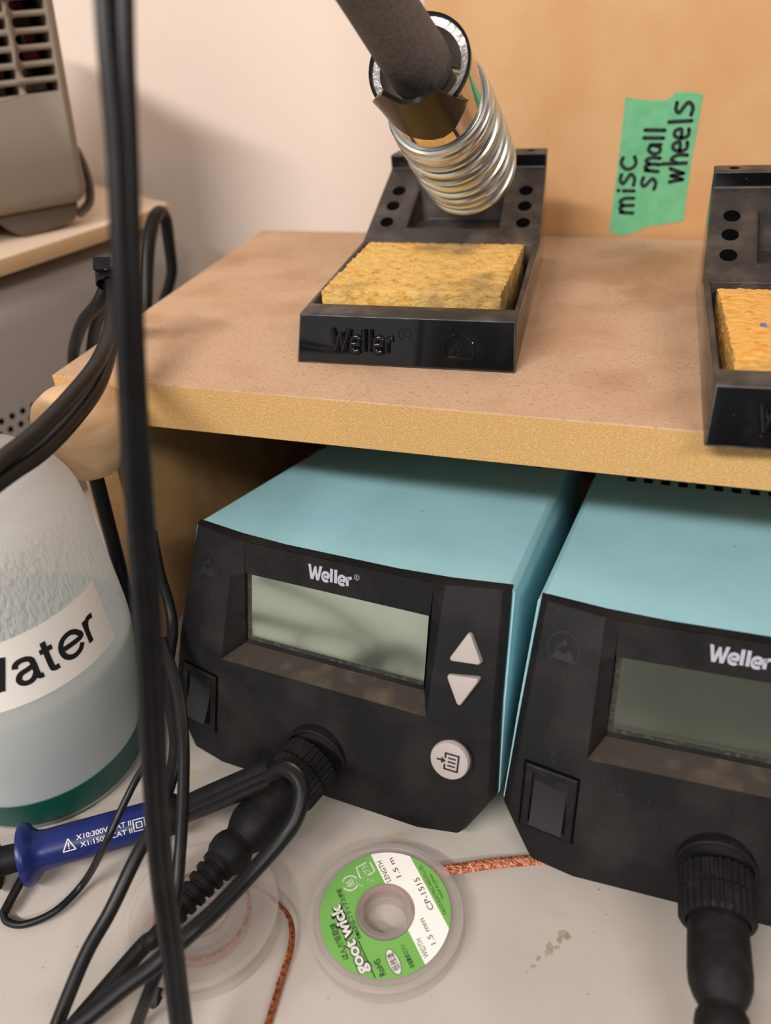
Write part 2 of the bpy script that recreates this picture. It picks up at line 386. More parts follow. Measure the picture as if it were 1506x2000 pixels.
hw.build('handwriting', m_ink, tp, smooth=False)

# ------------------------------------------------------------------ soldering stations
def weller(draw, x, z, wid, hgt, fill=None):
    """the maker's name in heavy strokes; draw(points, pen width)"""
    kx = wid / 3.28; pw = .2 * hgt
    def d(pts, off): draw([(x + (a + off) * kx, z + c * hgt) for a, c in pts], pw)
    e = [(a, c) for a, c in [(.07, .36), (.5, .36), (.49, .5), (.42, .62), (.28, .66), (.14, .6), (.07, .46), (.06, .32), (.1, .16), (.2, .09), (.34, .08), (.47, .14)]]
    if fill: fill([(x + a * kx, z + c * hgt) for a, c in [(0, .99), (.2, .99), (.31, .36), (.47, .92), (.6, .92), (.71, .36), (.84, .99), (1.04, .99), (.82, .01), (.61, .01), (.53, .44), (.4, .01), (.19, .01)]])
    else: d([(.08, .95), (.27, .1)], 0); d([(.27, .1), (.53, .8)], 0); d([(.53, .8), (.66, .1)], 0); d([(.66, .1), (.98, .95)], 0)
    d(e, 1.02); d([(.1, .95), (.1, .1)], 1.62); d([(.1, .95), (.1, .1)], 1.93); d(e, 2.2)
    d([(.1, .66), (.1, .1)], 2.78); d([(.1, .45), (.2, .6), (.4, .64)], 2.78)

def lerp_tab(t, z):
    for (z0, y0), (z1, y1) in zip(t, t[1:]):
        if z <= z0 and z >= z1: return y0 + (y1 - y0) * (z0 - z) / (z0 - z1)
    return t[0][1] if z > t[0][0] else t[-1][1]
PROF = [(90.3, -8.4), (50, -29.9), (43.4, -32.2), (21, -40), (5, -43)]
def sweep(x):
    x = abs(x); return 0 if x < 41 else (x - 41) / 21 * 4.2
def pf(x, z): return lerp_tab(PROF, z) + sweep(x)
def hwid(z): return lerp_tab([(90.3, 61.6), (23, 66.6), (5, 56.2)], z)
def shy(x, z):
    x = abs(x); return -4.4 * (1 if x < 32.4 else max(0, (62.7 - x) / 30.3)) + (lerp_tab(PROF, z) + 8.4) * .96
NRM = Vector((0, -0.885, 0.466))
def make_station():
    st = thing('soldering_station', (125.55, -21.09, 0), '', 'soldering station', -5.456, 'black and teal soldering stations under the shelf')
    # teal housing
    outl = [(-60.5, 89.57), (-32.4, 89.57), (0, 89.57), (32.4, 89.57), (60.5, 89.57), (62.7, 87.4), (65.0, 55), (67.0, 23), (57.0, 4), (-57.0, 4), (-67.0, 23), (-65.0, 55), (-62.7, 87.4)]
    b = MB()
    def ring(k):
        r = []
        for x, z in outl:
            f = 1 - .153 * k
            zz = z - 24.2 * k * (z / 89.57)
            r.append((x * f, shy(x, z) * (1 - k) + 150 * k, zz if z > 5 else 4))
        return r
    def inner(k):
        return [((x * (1 - .153 * k)) * .978, y + (0 if k else 0), 4 + (z - 4) * .983 + .2) for (x, y, z) in [(q[0] / (1 - .153 * k), q[1], q[2]) for q in ring(k)]]
    b.loft([ring(0), ring(.33), ring(.66), ring(1)], cap=False)
    ri = inner(0); rb = inner(.06)
    b.loft([ring(0), ri, rb], cap=False)
    b.add(ring(1), [tuple(range(len(outl)))])
    hsg = b.build('housing', m_teal, st, bevel=.5, angle=40)
    # vents on the rear of the top
    vb = MB()
    for i in range(13):
        x = -42 + i * 7
        def tz(y): return 89.57 - 24.2 * y / 150 + .05
        vb.add([(x, 104, tz(104)), (x + 3.6, 104, tz(104)), (x + 3.6, 109, tz(109)), (x, 109, tz(109))], [(0, 1, 2, 3)])
        vb.add([(x, 113, tz(113)), (x + 3.6, 113, tz(113)), (x + 3.6, 118, tz(118)), (x, 118, tz(118))], [(0, 1, 2, 3)])
    vb.build('vent', m_slot, hsg, smooth=False)
    # front panel with the recessed display block
    xs = lambda z: [-hwid(z), -hwid(z) + 2.2, -41, -22, 0, 22, 41, hwid(z) - 2.2, hwid(z)]
    rows = [90.3, 78, 64, 50, 43.4, 32, 23, 14, 7, 5]
    b = MB()
    grid = []
    top = [(x, shy(x, 90) - .3, 89.5 if abs(x) > 61 else 90.1) for x in xs(90.3)]
    grid.append(top)
    for z in rows:
        r = []
        for i, x in enumerate(xs(z)):
            y = pf(x, z)
            if i in (0, 8): y += 2.6
            if z == 5: y += 2
            zz = z
            if z == 90.3 and i in (0, 8): zz = 89.6
            r.append((x, y, zz))
        grid.append(r)
    n = 9
    for r in grid: b.v += [Vector(p) for p in r]
    for i in range(len(grid) - 1):
        for j in range(n - 1):
            if 1 <= i <= 3 and 2 <= j <= 5: continue            # the hole for the display block
            b.f.append([i * n + j, i * n + j + 1, (i + 1) * n + j + 1, (i + 1) * n + j]); b.m.append(0)
    # back faces
    back = [[(x, shy(x, z) + 1.0, z if z < 90 else 89.0) for x in xs(z)] for z in rows]
    nb = len(b.v)
    for r in back: b.v += [Vector(p) for p in r]
    for i in range(len(back) - 1):
        for j in range(n - 1):
            if i <= 2 and 2 <= j <= 5: continue
            b.f.append([nb + i * n + j, nb + i * n + j + 1, nb + (i + 1) * n + j + 1, nb + (i + 1) * n + j]); b.m.append(0)
    for i in range(len(back) - 1):                              # side rims
        for j, g0 in ((0, 0), (n - 1, n - 1)):
            b.f.append([(i + 1) * n + g0, (i + 2) * n + g0, nb + (i + 1) * n + j, nb + i * n + j]); b.m.append(0)
    for j in range(n - 1):
        k = len(grid) - 1
        b.f.append([k * n + j, k * n + j + 1, nb + (len(back) - 1) * n + j + 1, nb + (len(back) - 1) * n + j]); b.m.append(0)
        b.f.append([j, j + 1, nb + j + 1, nb + j]); b.m.append(0)
    # display block: walls, ledge, top strip, window reveal
    def blk(z): return -8.3 - (90 - z) * .285
    O = [(-41, 90.3), (41, 90.3), (41, 50), (-41, 50)]
    O3 = [Vector((x, pf(x, z), z)) for x, z in O]
    I3 = [Vector((-37, blk(89.9) + .2, 89.9)), Vector((37, blk(89.9) + .2, 89.9)), Vector((36.2, blk(51.5), 51.5)), Vector((-36.6, blk(51.5), 51.5))]
    def side(zs, sgn):                                          # left / right wall follows the bent profile
        o = [Vector((sgn * 41, pf(41, z), z)) for z in zs]
        k = [Vector((sgn * (37 - .6 * (90 - z) / 40), blk(z), z)) for z in zs]
        for a in range(len(zs) - 1):
            b.add([o[a], o[a + 1], k[a + 1], k[a]], [(0, 1, 2, 3)])
    side([90.3, 78, 64, 51.5, 50], -1); side([90.3, 78, 64, 51.5, 50], 1)
    b.add([(-41, pf(41, 50), 50), (41, pf(41, 50), 50), (36.4, blk(50.8), 50.8), (-36.4, blk(50.8), 50.8)], [(0, 1, 2, 3)], 1)
    b.add([O3[0], O3[1], I3[1], I3[0]], [(0, 1, 2, 3)])
    zt, zb = 78.2, 51.4
    b.add([(-37, blk(90), 90), (37, blk(90), 90), (36.3, blk(zt), zt), (-36.5, blk(zt), zt)], [(0, 1, 2, 3)])
    g = 1.6
    b.add([(-36.5, blk(zt), zt), (36.3, blk(zt), zt), (36.3, blk(zt) + g, zt), (-36.5, blk(zt) + g, zt)], [(0, 1, 2, 3)])
    for x in (-36.5, 36.0):
        b.add([(x, blk(zt), zt), (x, blk(zt) + g, zt), (x, blk(zb) + g, zb), (x, blk(zb), zb)], [(0, 1, 2, 3)])
    b.add([(-36.5, blk(zb), zb - .6), (36, blk(zb), zb - .6), (36, blk(zb) + g, zb), (-36.5, blk(zb) + g, zb)], [(0, 1, 2, 3)])
    pn = b.build('front_panel', [m_panel, m_dust], st, bevel=.55, angle=24)
    MB().add([(-36.4, blk(zt) + g - .2, zt), (36, blk(zt) + g - .2, zt), (36, blk(zb) + g - .2, zb), (-36.4, blk(zb) + g - .2, zb),
              (-36.4, blk(zt) + g + .8, zt), (36, blk(zt) + g + .8, zt), (36, blk(zb) + g + .8, zb), (-36.4, blk(zb) + g + .8, zb)],
             [(0, 1, 2, 3), (7, 6, 5, 4), (0, 4, 5, 1), (1, 5, 6, 2), (2, 6, 7, 3), (3, 7, 4, 0)]).build('display_screen', m_lcd, st, smooth=False)
    db = MB(); gy = lambda z: blk(z) + g - .28
    for (xa, xb_, za, zc_) in ((-36.4, -34.6, zt, zb), (-34.6, 36, zb + 1.5, zb)):
        db.add([(xa, gy(za), za), (xb_, gy(za), za), (xb_, gy(zc_), zc_), (xa, gy(zc_), zc_)], [(0, 1, 2, 3)])
    db.build('display_border', m_slotd, st, smooth=False)
    # printed logo on the strip
    lg = MB(); z81 = 81.8
    fs = lambda a, c, h: (a, blk(c) - .08, c)
    weller(lambda pts, wd: stroke(lg, [p if len(pts) > 3 else (p[0], z81 + (p[1] - z81) * 1.06 - .15) for p in pts], wd, fs, k=0, caps=False), -10.3, 81.8, 17.7, 5.5,
           lambda P: lg.add([fs(a, c, 0) for a, c in P], [tuple(range(len(P)))]))
    stroke(lg, arc(8.75, 86.1, .95, 0, 360, 20), .18, fs, k=0)
    text_on(lg, 'R', (8.38, 85.6), (9.15, 85.6), fs, height=1.0)
    lg.build('logo', m_logo, pn, smooth=False)
    # buttons
    def pan(a, c, h, zc=None): return Vector((a, pf(a, c), c)) + NRM * h
    def button(pts, name, hgt=2.0, rad=1.2):
        cx = sum(p[0] for p in pts) / len(pts); cz = sum(p[1] for p in pts) / len(pts)
        P = []
        k = len(pts)
        for i in range(k):                                      # rounded corners
            p = Vector(pts[i]); q = Vector(pts[i - 1]); r = Vector(pts[(i + 1) % k])
            for t in (0, .5, 1):
                a = p + (q - p).normalized() * rad; c = p + (r - p).normalized() * rad
                P.append(tuple((a * (1 - t) + c * t) * .5 + (a * (1 - t) ** 2 + p * 2 * t * (1 - t) + c * t * t) * .5))
        y0 = pf(cx, cz)
        mb = MB()
        tilt = (pf(cx, cz + 4) - pf(cx, cz - 4)) / 8
        def lv(s, h): return [Vector((cx + (x - cx) * s, y0 + (cz + (z - cz) * s - cz) * tilt, cz + (z - cz) * s)) + NRM * h for x, z in P]
        mb.loft([lv(1.04, -1.2), lv(1.03, hgt - .8), lv(.97, hgt - .15), lv(.88, hgt)])
        return mb.build(name, m_btn, st)
    dz = -1.0
    button([(51.4, 78.6 + dz), (57.1, 69.6 + dz), (45.6, 68.6 + dz)], 'up_button')
    button([(45.6, 64.4 + dz), (57.3, 65.6 + dz), (51.5, 55.4 + dz)], 'down_button')
    cz0 = 36.4; c0 = Vector((50.7, pf(50.7, cz0), cz0)); NR = Vector((0, -.93, .36))
    rb = MB().lathe([(6.9, -1), (6.85, 1.8), (6.5, 2.35), (5.6, 2.6), (2, 2.65), (.01, 2.65)], c0, NR, 40).build('menu_button', m_btn, st)
    MB().lathe([(7.6, 0.05), (7.6, .25), (6.9, .25), (6.9, .05)], c0, NR, 40, cap=False, closed=True).build('button_ring', m_black, rb)
    ic = MB(); U = NR.cross(Vector((1, 0, 0))).normalized(); U = -U if U.z < 0 else U
    fi = lambda a, c, h: c0 + Vector((1, 0, 0)) * a + U * c + NR * 2.78
    sq = [(-1.3, 1.3), (-1.3, 2.9), (3.3, 2.9), (3.3, -2.9), (-1.3, -2.9), (-1.3, -1.4)]
    for p, q_ in zip(sq, sq[1:]): stroke(ic, [p, q_], .62, fi)
    for c in (1.4, 0, -1.4): stroke(ic, [(-.1, c), (2.2, c)], .55, fi)
    stroke(ic, [(-4, 0), (-2.4, 0)], .62, fi)
    ic.add([fi(-2.6, 1.15, 0), fi(-.9, 0, 0), fi(-2.6, -1.15, 0)], [(0, 1, 2)])
    ic.build('icon', m_ink, rb, smooth=False)
    # rocker switch
    sxc, szc = -51.4, 31.5; sw_, sh_ = 8.6, 11.3
    A = Vector((sxc, pf(sxc, szc) - .2, szc)); t = (pf(sxc, szc + 8) - pf(sxc, szc - 8)) / 16
    up = Vector((0, t, 1)).normalized(); out = Vector((0, -1, t)).normalized(); ri_ = Vector((1, -.18, 0)).normalized()
    def F(a, c, h): return A + ri_ * a + up * c + out * h
    fr = MB()
    def rect(w_, h_, d): return [F(-w_, -h_, d), F(w_, -h_, d), F(w_, h_, d), F(-w_, h_, d)]
    fr.loft([rect(sw_, sh_, -.8), rect(sw_, sh_, .7), rect(sw_ - .5, sh_ - .5, 1.0), rect(sw_ - 2.4, sh_ - 2.4, .9), rect(sw_ - 2.5, sh_ - 2.5, -2)], cap=False)
    sf = fr.build('switch_frame', m_rubber, st, angle=20)
    gp = MB(); gp.loft([rect(sw_ + .7, sh_ + .7, -.1), rect(sw_ + .7, sh_ + .7, .12), rect(sw_ - .1, sh_ - .1, .12), rect(sw_ - .1, sh_ - .1, -.1)], cap=False, closed=True)
    gp.build('switch_gap', m_slot, sf, smooth=False)
    rk = MB(); w0 = sw_ - 3.2; hh = sh_ - 3.1; prof = []
    for i in range(9):
        c = hh - 2 * hh * i / 8; prof.append((c, -.4 + 4.6 * (i / 8) ** 1.8))
    rings = [[F(x, c, h) for c, h in prof] + [F(x, -hh, -2), F(x, hh, -2)] for x in (-w0, w0)]
    rk.loft(rings); rk.build('rocker', m_rock, sf, angle=50)
    eg = MB(); eo = MB(); ei = MB()
    fe = lambda a, c, h: Vector((a, pf(a, c) - .07, c))
    stroke(eo, arc(sxc, 46.7, 1, 0, 360, 18), .35, lambda a, c, h: fe(sxc + (a - sxc) * .8, 46.7 + (c - 46.7) * 1.6, h), k=0)
    stroke(ei, [(sxc + 1, 17.2), (sxc + 1, 14.6)], .35, fe)
    # antistatic mark: circle open at the lower right, triangle, hand
    ex, ez = -52.4, 78.2
    stroke(eg, arc(ex, ez, 5, -50, 235, 30), .3, fe, k=0)
    eg.add([fe(ex - .9, ez + 1.2, 0), fe(ex + 1.0, ez + 1.2, 0), fe(ex + .2, ez + 3.4, 0)], [(0, 1, 2)])
    eg.add([fe(ex - 4, ez - 3, 0), fe(ex + 4.2, ez - 3.2, 0), fe(ex + 2, ez + .3, 0), fe(ex + .3, ez - 1.2, 0), fe(ex - 1.8, ez - .6, 0)], [(0, 1, 2, 3, 4)])
    stroke(eg, [(ex - 2.6, ez - .9), (ex - 1.4, ez + .9), (ex + .2, ez + 1.1)], .5, fe)
    eo.build('moulded_off_mark', m_black, sf, smooth=False); ei.build('moulded_on_mark', m_black, sf, smooth=False)
    eg.build('antistatic_mark', m_black, pn, smooth=False)
    # socket ring on the panel
    so = MB().lathe([(11.9, -4), (11.9, .9), (11.6, 1.3), (11.1, 1.4), (10.9, -4)], (CX, pf(0, 24) + .5, 24), PLUGN, 48, cap=False, closed=True)
    so.build('socket_ring', m_rubber, st)
    for x, y in ((-46, -20), (46, -20), (-42, 120), (42, 120)):
        MB().lathe([(6, 0), (6, 4.3)], (x, y, 0), seg=24).build('foot', m_rubber, st)
    return st
CX = 0.6
PLUGN = Vector((0, -1, .08)).normalized()
st1 = make_station()
st1['label'] = 'teal and black soldering station in full view, left under the shelf, bright display'
st2 = copy_tree(st1); st2.location = Vector((258.32, -29.28, 0)) * S; st2.rotation_euler = (0, 0, math.radians(-.438))
st2['label'] = 'teal and black soldering station cut by the right picture edge, dark display'

def glob(s, X):
    x0, y0, a = {'s1': (125.55, -21.09, -5.456), 's2': (258.32, -29.28, -.438), 'r1': (133.72, 30.39, 2.64), 'r2': (280.43, -6.82, 3.676)}[s]
    c, n = math.cos(math.radians(a)), math.sin(math.radians(a))
    return Vector((x0 + c * X[0] - n * X[1], y0 + n * X[0] + c * X[1], X[2] + (H if s[0] == 'r' else 0)))

# plugs with cords
def plug(name, base, d, label, cord_pts, cat='plug'):
    d = Vector(d).normalized()
    root = thing(name, base, label, cat)
    def rf(i, j, r): return r - (.65 if (j % 4) in (0, 1) else 0) if r > 9.7 and i in (1, 2, 4, 5) else r
    MB().lathe([(9, .5), (10.8, .7), (10.8, 7.0), (9.7, 7.3), (11.0, 7.7), (11.0, 14.5), (10.4, 15.6), (9.0, 15.8), (8.8, 12)], (0, 0, 0), d, 112, rfn=rf).build('lock_ring', m_rubber, root, angle=25)
    MB().lathe([(8.4, 12), (8.5, 17), (8.8, 29), (8.5, 33), (7.4, 36), (6.2, 38), (6.0, 39), (6.9, 40.4), (7.4, 43), (6.9, 46), (5.6, 48)], (0, 0, 0), d, 40).build('plug_body', m_rubber, root, angle=60)
    sr = [(5.4, 47)]
    for i in range(6):
        h = 48 + i * 3.6; r = 5.6 - i * .36
        sr += [(r, h), (r + .15, h + .5), (r, h + 1.9), (r - 1.2, h + 2.1), (r - 1.2, h + 3.4)]
    sr += [(3.0, 70), (2.8, 73)]
    MB().lathe(sr, (0, 0, 0), d, 32).build('strain_relief', m_rubber, root, angle=40)
    p0 = Vector(base)
    pts = [d * 69, d * 77] + [Vector(p) - p0 for p in cord_pts]
    MB().tube(pts, 2.7).build('cord', m_rubber, root)
    return root
b1 = glob('s1', (CX, pf(0, 24) - 1.5, 24)); b2 = glob('s2', (CX, pf(0, 24) - 1.5, 24))
t1 = Vector((104.5, -114.5, 19.5)); d1 = (t1 - b1).normalized()
plug('station_plug', b1, d1, 'black ribbed round plug in the left station, its cord going down over the clear spool', [(94, -136, 14), (84, -160, 8), (70, -200, 3)])
plug('station_plug', b2, (.05, -1, -.12), 'black ribbed round plug in the right station at the lower right corner', [(254, -180, 3.5), (262, -230, 3), (280, -290, 3)])

# ------------------------------------------------------------------ iron stands
def make_stand():
    r = thing('iron_stand', (133.72, 30.39, H), '', 'soldering iron stand', 2.64, 'black soldering iron stands on the shelf')
    W = lambda y: 41.75 - 1.0 * min(1, max(0, y / 5.6)) - (0 if y < 5.6 else min(1, (y - 5.6) / 80) * 1.2) - (0 if y < 86 else (y - 86) / 44 * 2.7)
    t = .0
    # base: outer shell lofted along y with tray opening and sloped deck with pocket
    b = MB()
    szz = lambda y: 22.4 + (y - 86.4) * 22 / 44.6
    side = [(0, 0), (5.6, 17.5), (15.5, 18.2), (85.0, 22.3), (86.4, 22.4), (94.0, szz(94)), (119.0, szz(119)), (131, 44.4), (130.4, 50.6), (142.5, 50.6), (142.5, 0)]
    for s_ in (-1, 1):
        b.add([(s_ * W(y), y, z) for y, z in side], [tuple(range(len(side)))])
    def quad(pts): b.add(pts, [tuple(range(len(pts)))])
    def strip(y0, z0, y1, z1, x0a, x1a, x0b, x1b): quad([(x0a, y0, z0), (x1a, y0, z0), (x1b, y1, z1), (x0b, y1, z1)])
    strip(0, 0, 5.6, 17.5, -W(0), W(0), -W(5.6), W(5.6))                      # front face
    ow0, ow1 = 38.8, 37.2; y0, y1 = 15.5, 85.0; z0, z1 = 18.2, 22.3
    quad([(-W(5.6), 5.6, 17.5), (W(5.6), 5.6, 17.5), (W(y0), y0, z0), (ow0, y0, z0), (-ow0, y0, z0), (-W(y0), y0, z0)])
    strip(y0, z0, y1, z1, -W(y0), -ow0, -W(y1), -ow1); strip(y0, z0, y1, z1, ow0, W(y0), ow1, W(y1))   # rims
    f = 5.0
    quad([(-ow0, y0, z0), (ow0, y0, z0), (ow0, y0, f), (-ow0, y0, f)]); quad([(-ow1, y1, z1), (ow1, y1, z1), (ow1, y1, f), (-ow1, y1, f)])
    for s_ in (-1, 1): quad([(s_ * ow0, y0, z0), (s_ * ow1, y1, z1), (s_ * ow1, y1, f), (s_ * ow0, y0, f)])
    quad([(-ow0, y0, f), (ow0, y0, f), (ow1, y1, f), (-ow1, y1, f)])
    quad([(-W(y1), y1, z1), (-ow1, y1, z1), (ow1, y1, z1), (W(y1), y1, z1), (W(86.4), 86.4, 22.4), (-W(86.4), 86.4, 22.4)])
    sz = lambda y: 22.4 + (y - 86.4) * 22 / 44.6
    ya, yc, yb_ = 94.0, 104.5, 119.0; px0, px1 = 21, 20                        # pocket
    quad([(-W(86.4), 86.4, 22.4), (W(86.4), 86.4, 22.4), (W(ya), ya, sz(ya)), (px0, ya, sz(ya)), (-px0, ya, sz(ya)), (-W(ya), ya, sz(ya))])
    strip(ya, sz(ya), yb_, sz(yb_), -W(ya), -px0, -W(yb_), -px1); strip(ya, sz(ya), yb_, sz(yb_), px0, W(ya), px1, W(yb_))
    quad([(-W(yb_), yb_, sz(yb_)), (-px1, yb_, sz(yb_)), (px1, yb_, sz(yb_)), (W(yb_), yb_, sz(yb_)), (W(131), 131, 44.4), (-W(131), 131, 44.4)])
    zc = 24.0
    quad([(-px0, ya, sz(ya)), (px0, ya, sz(ya)), (px0 - 1, yc, zc), (-px0 + 1, yc, zc)])
    quad([(-px0 + 1, yc, zc), (px0 - 1, yc, zc), (px1 - 1, yb_ - 1, zc), (-px1 + 1, yb_ - 1, zc)])
    quad([(-px1, yb_, sz(yb_)), (px1, yb_, sz(yb_)), (px1 - 1, yb_ - 1, zc), (-px1 + 1, yb_ - 1, zc)])
    for s_ in (-1, 1): quad([(s_ * px0, ya, sz(ya)), (s_ * px1, yb_, sz(yb_)), (s_ * (px1 - 1), yb_ - 1, zc), (s_ * (px0 - 1), yc, zc)])
    strip(131, 44.4, 130.4, 50.6, -W(131), W(131), -W(130.4), W(130.4)); strip(130.4, 50.6, 142.5, 50.6, -W(130.4), W(130.4), -W(142.5), W(142.5))
    strip(142.5, 50.6, 142.5, 0, -W(142.5), W(142.5), -W(142.5), W(142.5)); strip(0, 0, 142.5, 0, -W(0), W(0), -W(142.5), W(142.5))
    bmx = bmesh.new()
    base = b.build('base', [m_worn, m_gloss, m_side], r, angle=30)
    # weld, bevel, and give the front face the glossy plastic
    me = base.data; bmx.from_mesh(me); bmesh.ops.remove_doubles(bmx, verts=bmx.verts, dist=1e-6)
    bmesh.ops.recalc_face_normals(bmx, faces=bmx.faces)
    for fc in bmx.faces:
        c = fc.calc_center_median() / S
        fc.material_index = 1 if (c.y < 4 and c.z < 12 and c.z > 1) or (c.y > 130.2 and c.y < 131.2 and c.z > 45) else (2 if abs(fc.normal.x) > .8 and len(fc.verts) > 8 else 0)
    es = [e for e in bmx.edges if len(e.link_faces) == 2 and e.calc_face_angle(0) > math.radians(14)]
    bmesh.ops.bevel(bmx, geom=es, offset=.7 * S, segments=3, profile=.5, affect='EDGES', clamp_overlap=True)
    bmx.to_mesh(me); bmx.free()
    for p in me.polygons: p.use_smooth = True
    me.set_sharp_from_angle(angle=math.radians(45))
    # tip holes on the deck and ledge
    dn = Vector((0, -22, 44.6)).normalized()
    for s_ in (-1, 1):
        for x, y in ((29.6, 116.6), (30.3, 107.3), (31, 97.6)):
            hb = MB().lathe([(3.1, .12), (3.0, .12), (.01, .1)], (s_ * x, y, sz(y)), dn, 24, cap=False)
            hb.build('tip_hole', m_slot, base, smooth=False)
        MB().lathe([(1.9, .1), (.01, .1)], (s_ * 29, 136.5, 50.62), (0, 0, 1), 20, cap=False).build('tip_hole', m_slot, base, smooth=False)
    # raised lettering on the front face
    sl = Vector((0, 5.6, 17.5)).normalized(); no = Vector((0, -17.5, 5.6)).normalized()
    ff = lambda a, c, h: Vector((a, 0, 0)) + sl * c + no * (h + .05)
    em = MB()
    weller(lambda pts, wd: em.tube([ff(a, c, .1) for a, c in pts], wd * .66, 10, smooth=0), -28, 4.4, 25, 9.6)
    em.lathe([(2.3, -.2), (2.5, .35), (2.1, .35), (1.9, -.2)], ff(0.4, 12.2, 0), no, 28, cap=False, closed=True)
    vs, fs, wd = glyphs('R', bold=.02, extrude=.05); em.add([ff(-.5 + v.x * 2.6, 11.2 + v.y * 2.8, v.z * 5) for v in vs], fs)
    def bar(p, q_, rr=.3): em.tube([ff(*p, .05), ff(*q_, .05)], rr, 8, smooth=0)
    ec = (21, 7.4)
    ap = arc(ec[0], ec[1], 5.4, -35, 215, 24)
    em.tube([ff(a, c, .05) for a, c in ap], .35, 8, smooth=0)
    tri = [(ec[0] - 4.2, ec[1] - 2.8), (ec[0] + 4.2, ec[1] - 2.8), (ec[0], ec[1] + 3.6)]
    for i in range(3): bar(tri[i], tri[(i + 1) % 3])
    bar((ec[0] - 2, ec[1] - 1.4), (ec[0] + .2, ec[1] + .6)); bar((ec[0] + .2, ec[1] + .6), (ec[0] + 1.8, ec[1] - 1.2)); bar((ec[0], ec[1] - 1.6), (ec[0] + 1.2, ec[1] + 3.6))
    em.build('raised_lettering', m_side, base, angle=40)
    # spring holder
    a = Vector((.01, .835, -.55)).normalized()
    rootw = Vector((133.72, 30.39, H)); rz = math.radians(-2.64)
    def tl(p): return Matrix.Rotation(rz, 3, 'Z') @ (Vector(p) - rootw)
    E = tl((136.2, 132.5, 186.0)); Lh = 86.0
    al = Matrix.Rotation(rz, 3, 'Z') @ a
    Mo = E - al * Lh
    slv = MB().lathe([(16.9, 0), (17.5, 0), (17.5, 32), (16.9, 32)], Mo, al, 72, cap=False, closed=True).build('sleeve', m_sleeve, r, angle=40)
    MB().lathe([(16.8, .3), (14.2, .8), (14.0, 26), (16.8, 26)], Mo, al, 64, cap=False, closed=True).build('liner', m_liner, slv)
    MB().lathe([(17.7, -.8), (17.7, .5), (16.7, .5), (16.7, -.8)], Mo, al, 72, cap=False, closed=True).build('rim', m_gloss, slv)
    # spring: tight turns over the sleeve end, opening towards the tip
    uu = al.orthogonal().normalized(); vv = al.cross(uu); pts = []
    N = 640; turns = 11
    for i in range(N + 1):
        q_ = i / N; n_ = q_ * turns
        h = 25.0 + (3.5 * n_ if n_ < 3 else 10.5 + (n_ - 3) * 6.25)
        rr = 18.0 + 1.2 * min(1, q_ * 1.6)
        pts.append(Mo + al * min(h, Lh - .5) + (uu * math.cos(n_ * 2 * math.pi) + vv * math.sin(n_ * 2 * math.pi)) * rr)
    MB().tube(pts, 1.5, 10, smooth=0).build('spring', m_steel, r)
    # black funnel insert hugging the camera side of the sleeve
    dirc = (tl(CAM) - Mo); dirc = (dirc - al * dirc.dot(al)).normalized(); dv = al.cross(dirc)
    fn = MB(); ang = [85, 70, 60, 48, 40, 33, 22, 10, -3, -10, -15, -22, -30]
    topz = [0, -8, -13, -18, -15.5, -13, -12, -12.5, -15, -9, -4.5, 1, 6]; boz = [3, 10, 12, 13.5, 14, 14.5, 15.5, 16, 15, 13, 11.5, 10, 8]
    outer = []; inn = []
    for an, z0_, z1_ in zip(ang, topz, boz):
        d_ = dirc * math.cos(math.radians(an)) + dv * math.sin(math.radians(an))
        ot = 19.2
        outer.append([Mo + al * z0_ + d_ * ot, Mo + al * ((z0_ + z1_) / 2) + d_ * 18.8, Mo + al * z1_ + d_ * 18.2])
        inn.append([Mo + al * z0_ + d_ * (ot - 1.6), Mo + al * ((z0_ + z1_) / 2) + d_ * 17.7, Mo + al * z1_ + d_ * 17.5])
    rings = [o_ + list(reversed(i_)) for o_, i_ in zip(outer, inn)]
    fn.loft(rings); fn.build('funnel', m_brown, r, angle=28)
    # support arm behind the spring to the ledge
    arm = Vector((0, 136, 50.4)); tgt = Mo + al * 40 - dirc * 19.5
    MB().tube([arm, arm + Vector((0, 1, 18)), tgt + Vector((0, 4, -14)), tgt], 3.2, 12).build('holder_arm', m_gloss, r)
    return r
sd1 = make_stand(); sd1['label'] = 'black soldering iron stand in the middle of the shelf, whole, with coiled steel holder'
sd2 = copy_tree(sd1); sd2.location = Vector((280.43, -6.82, H)) * S; sd2.rotation_euler = (0, 0, math.radians(3.676))
sd2['label'] = 'black soldering iron stand cut off by the right picture edge beside the green tape'

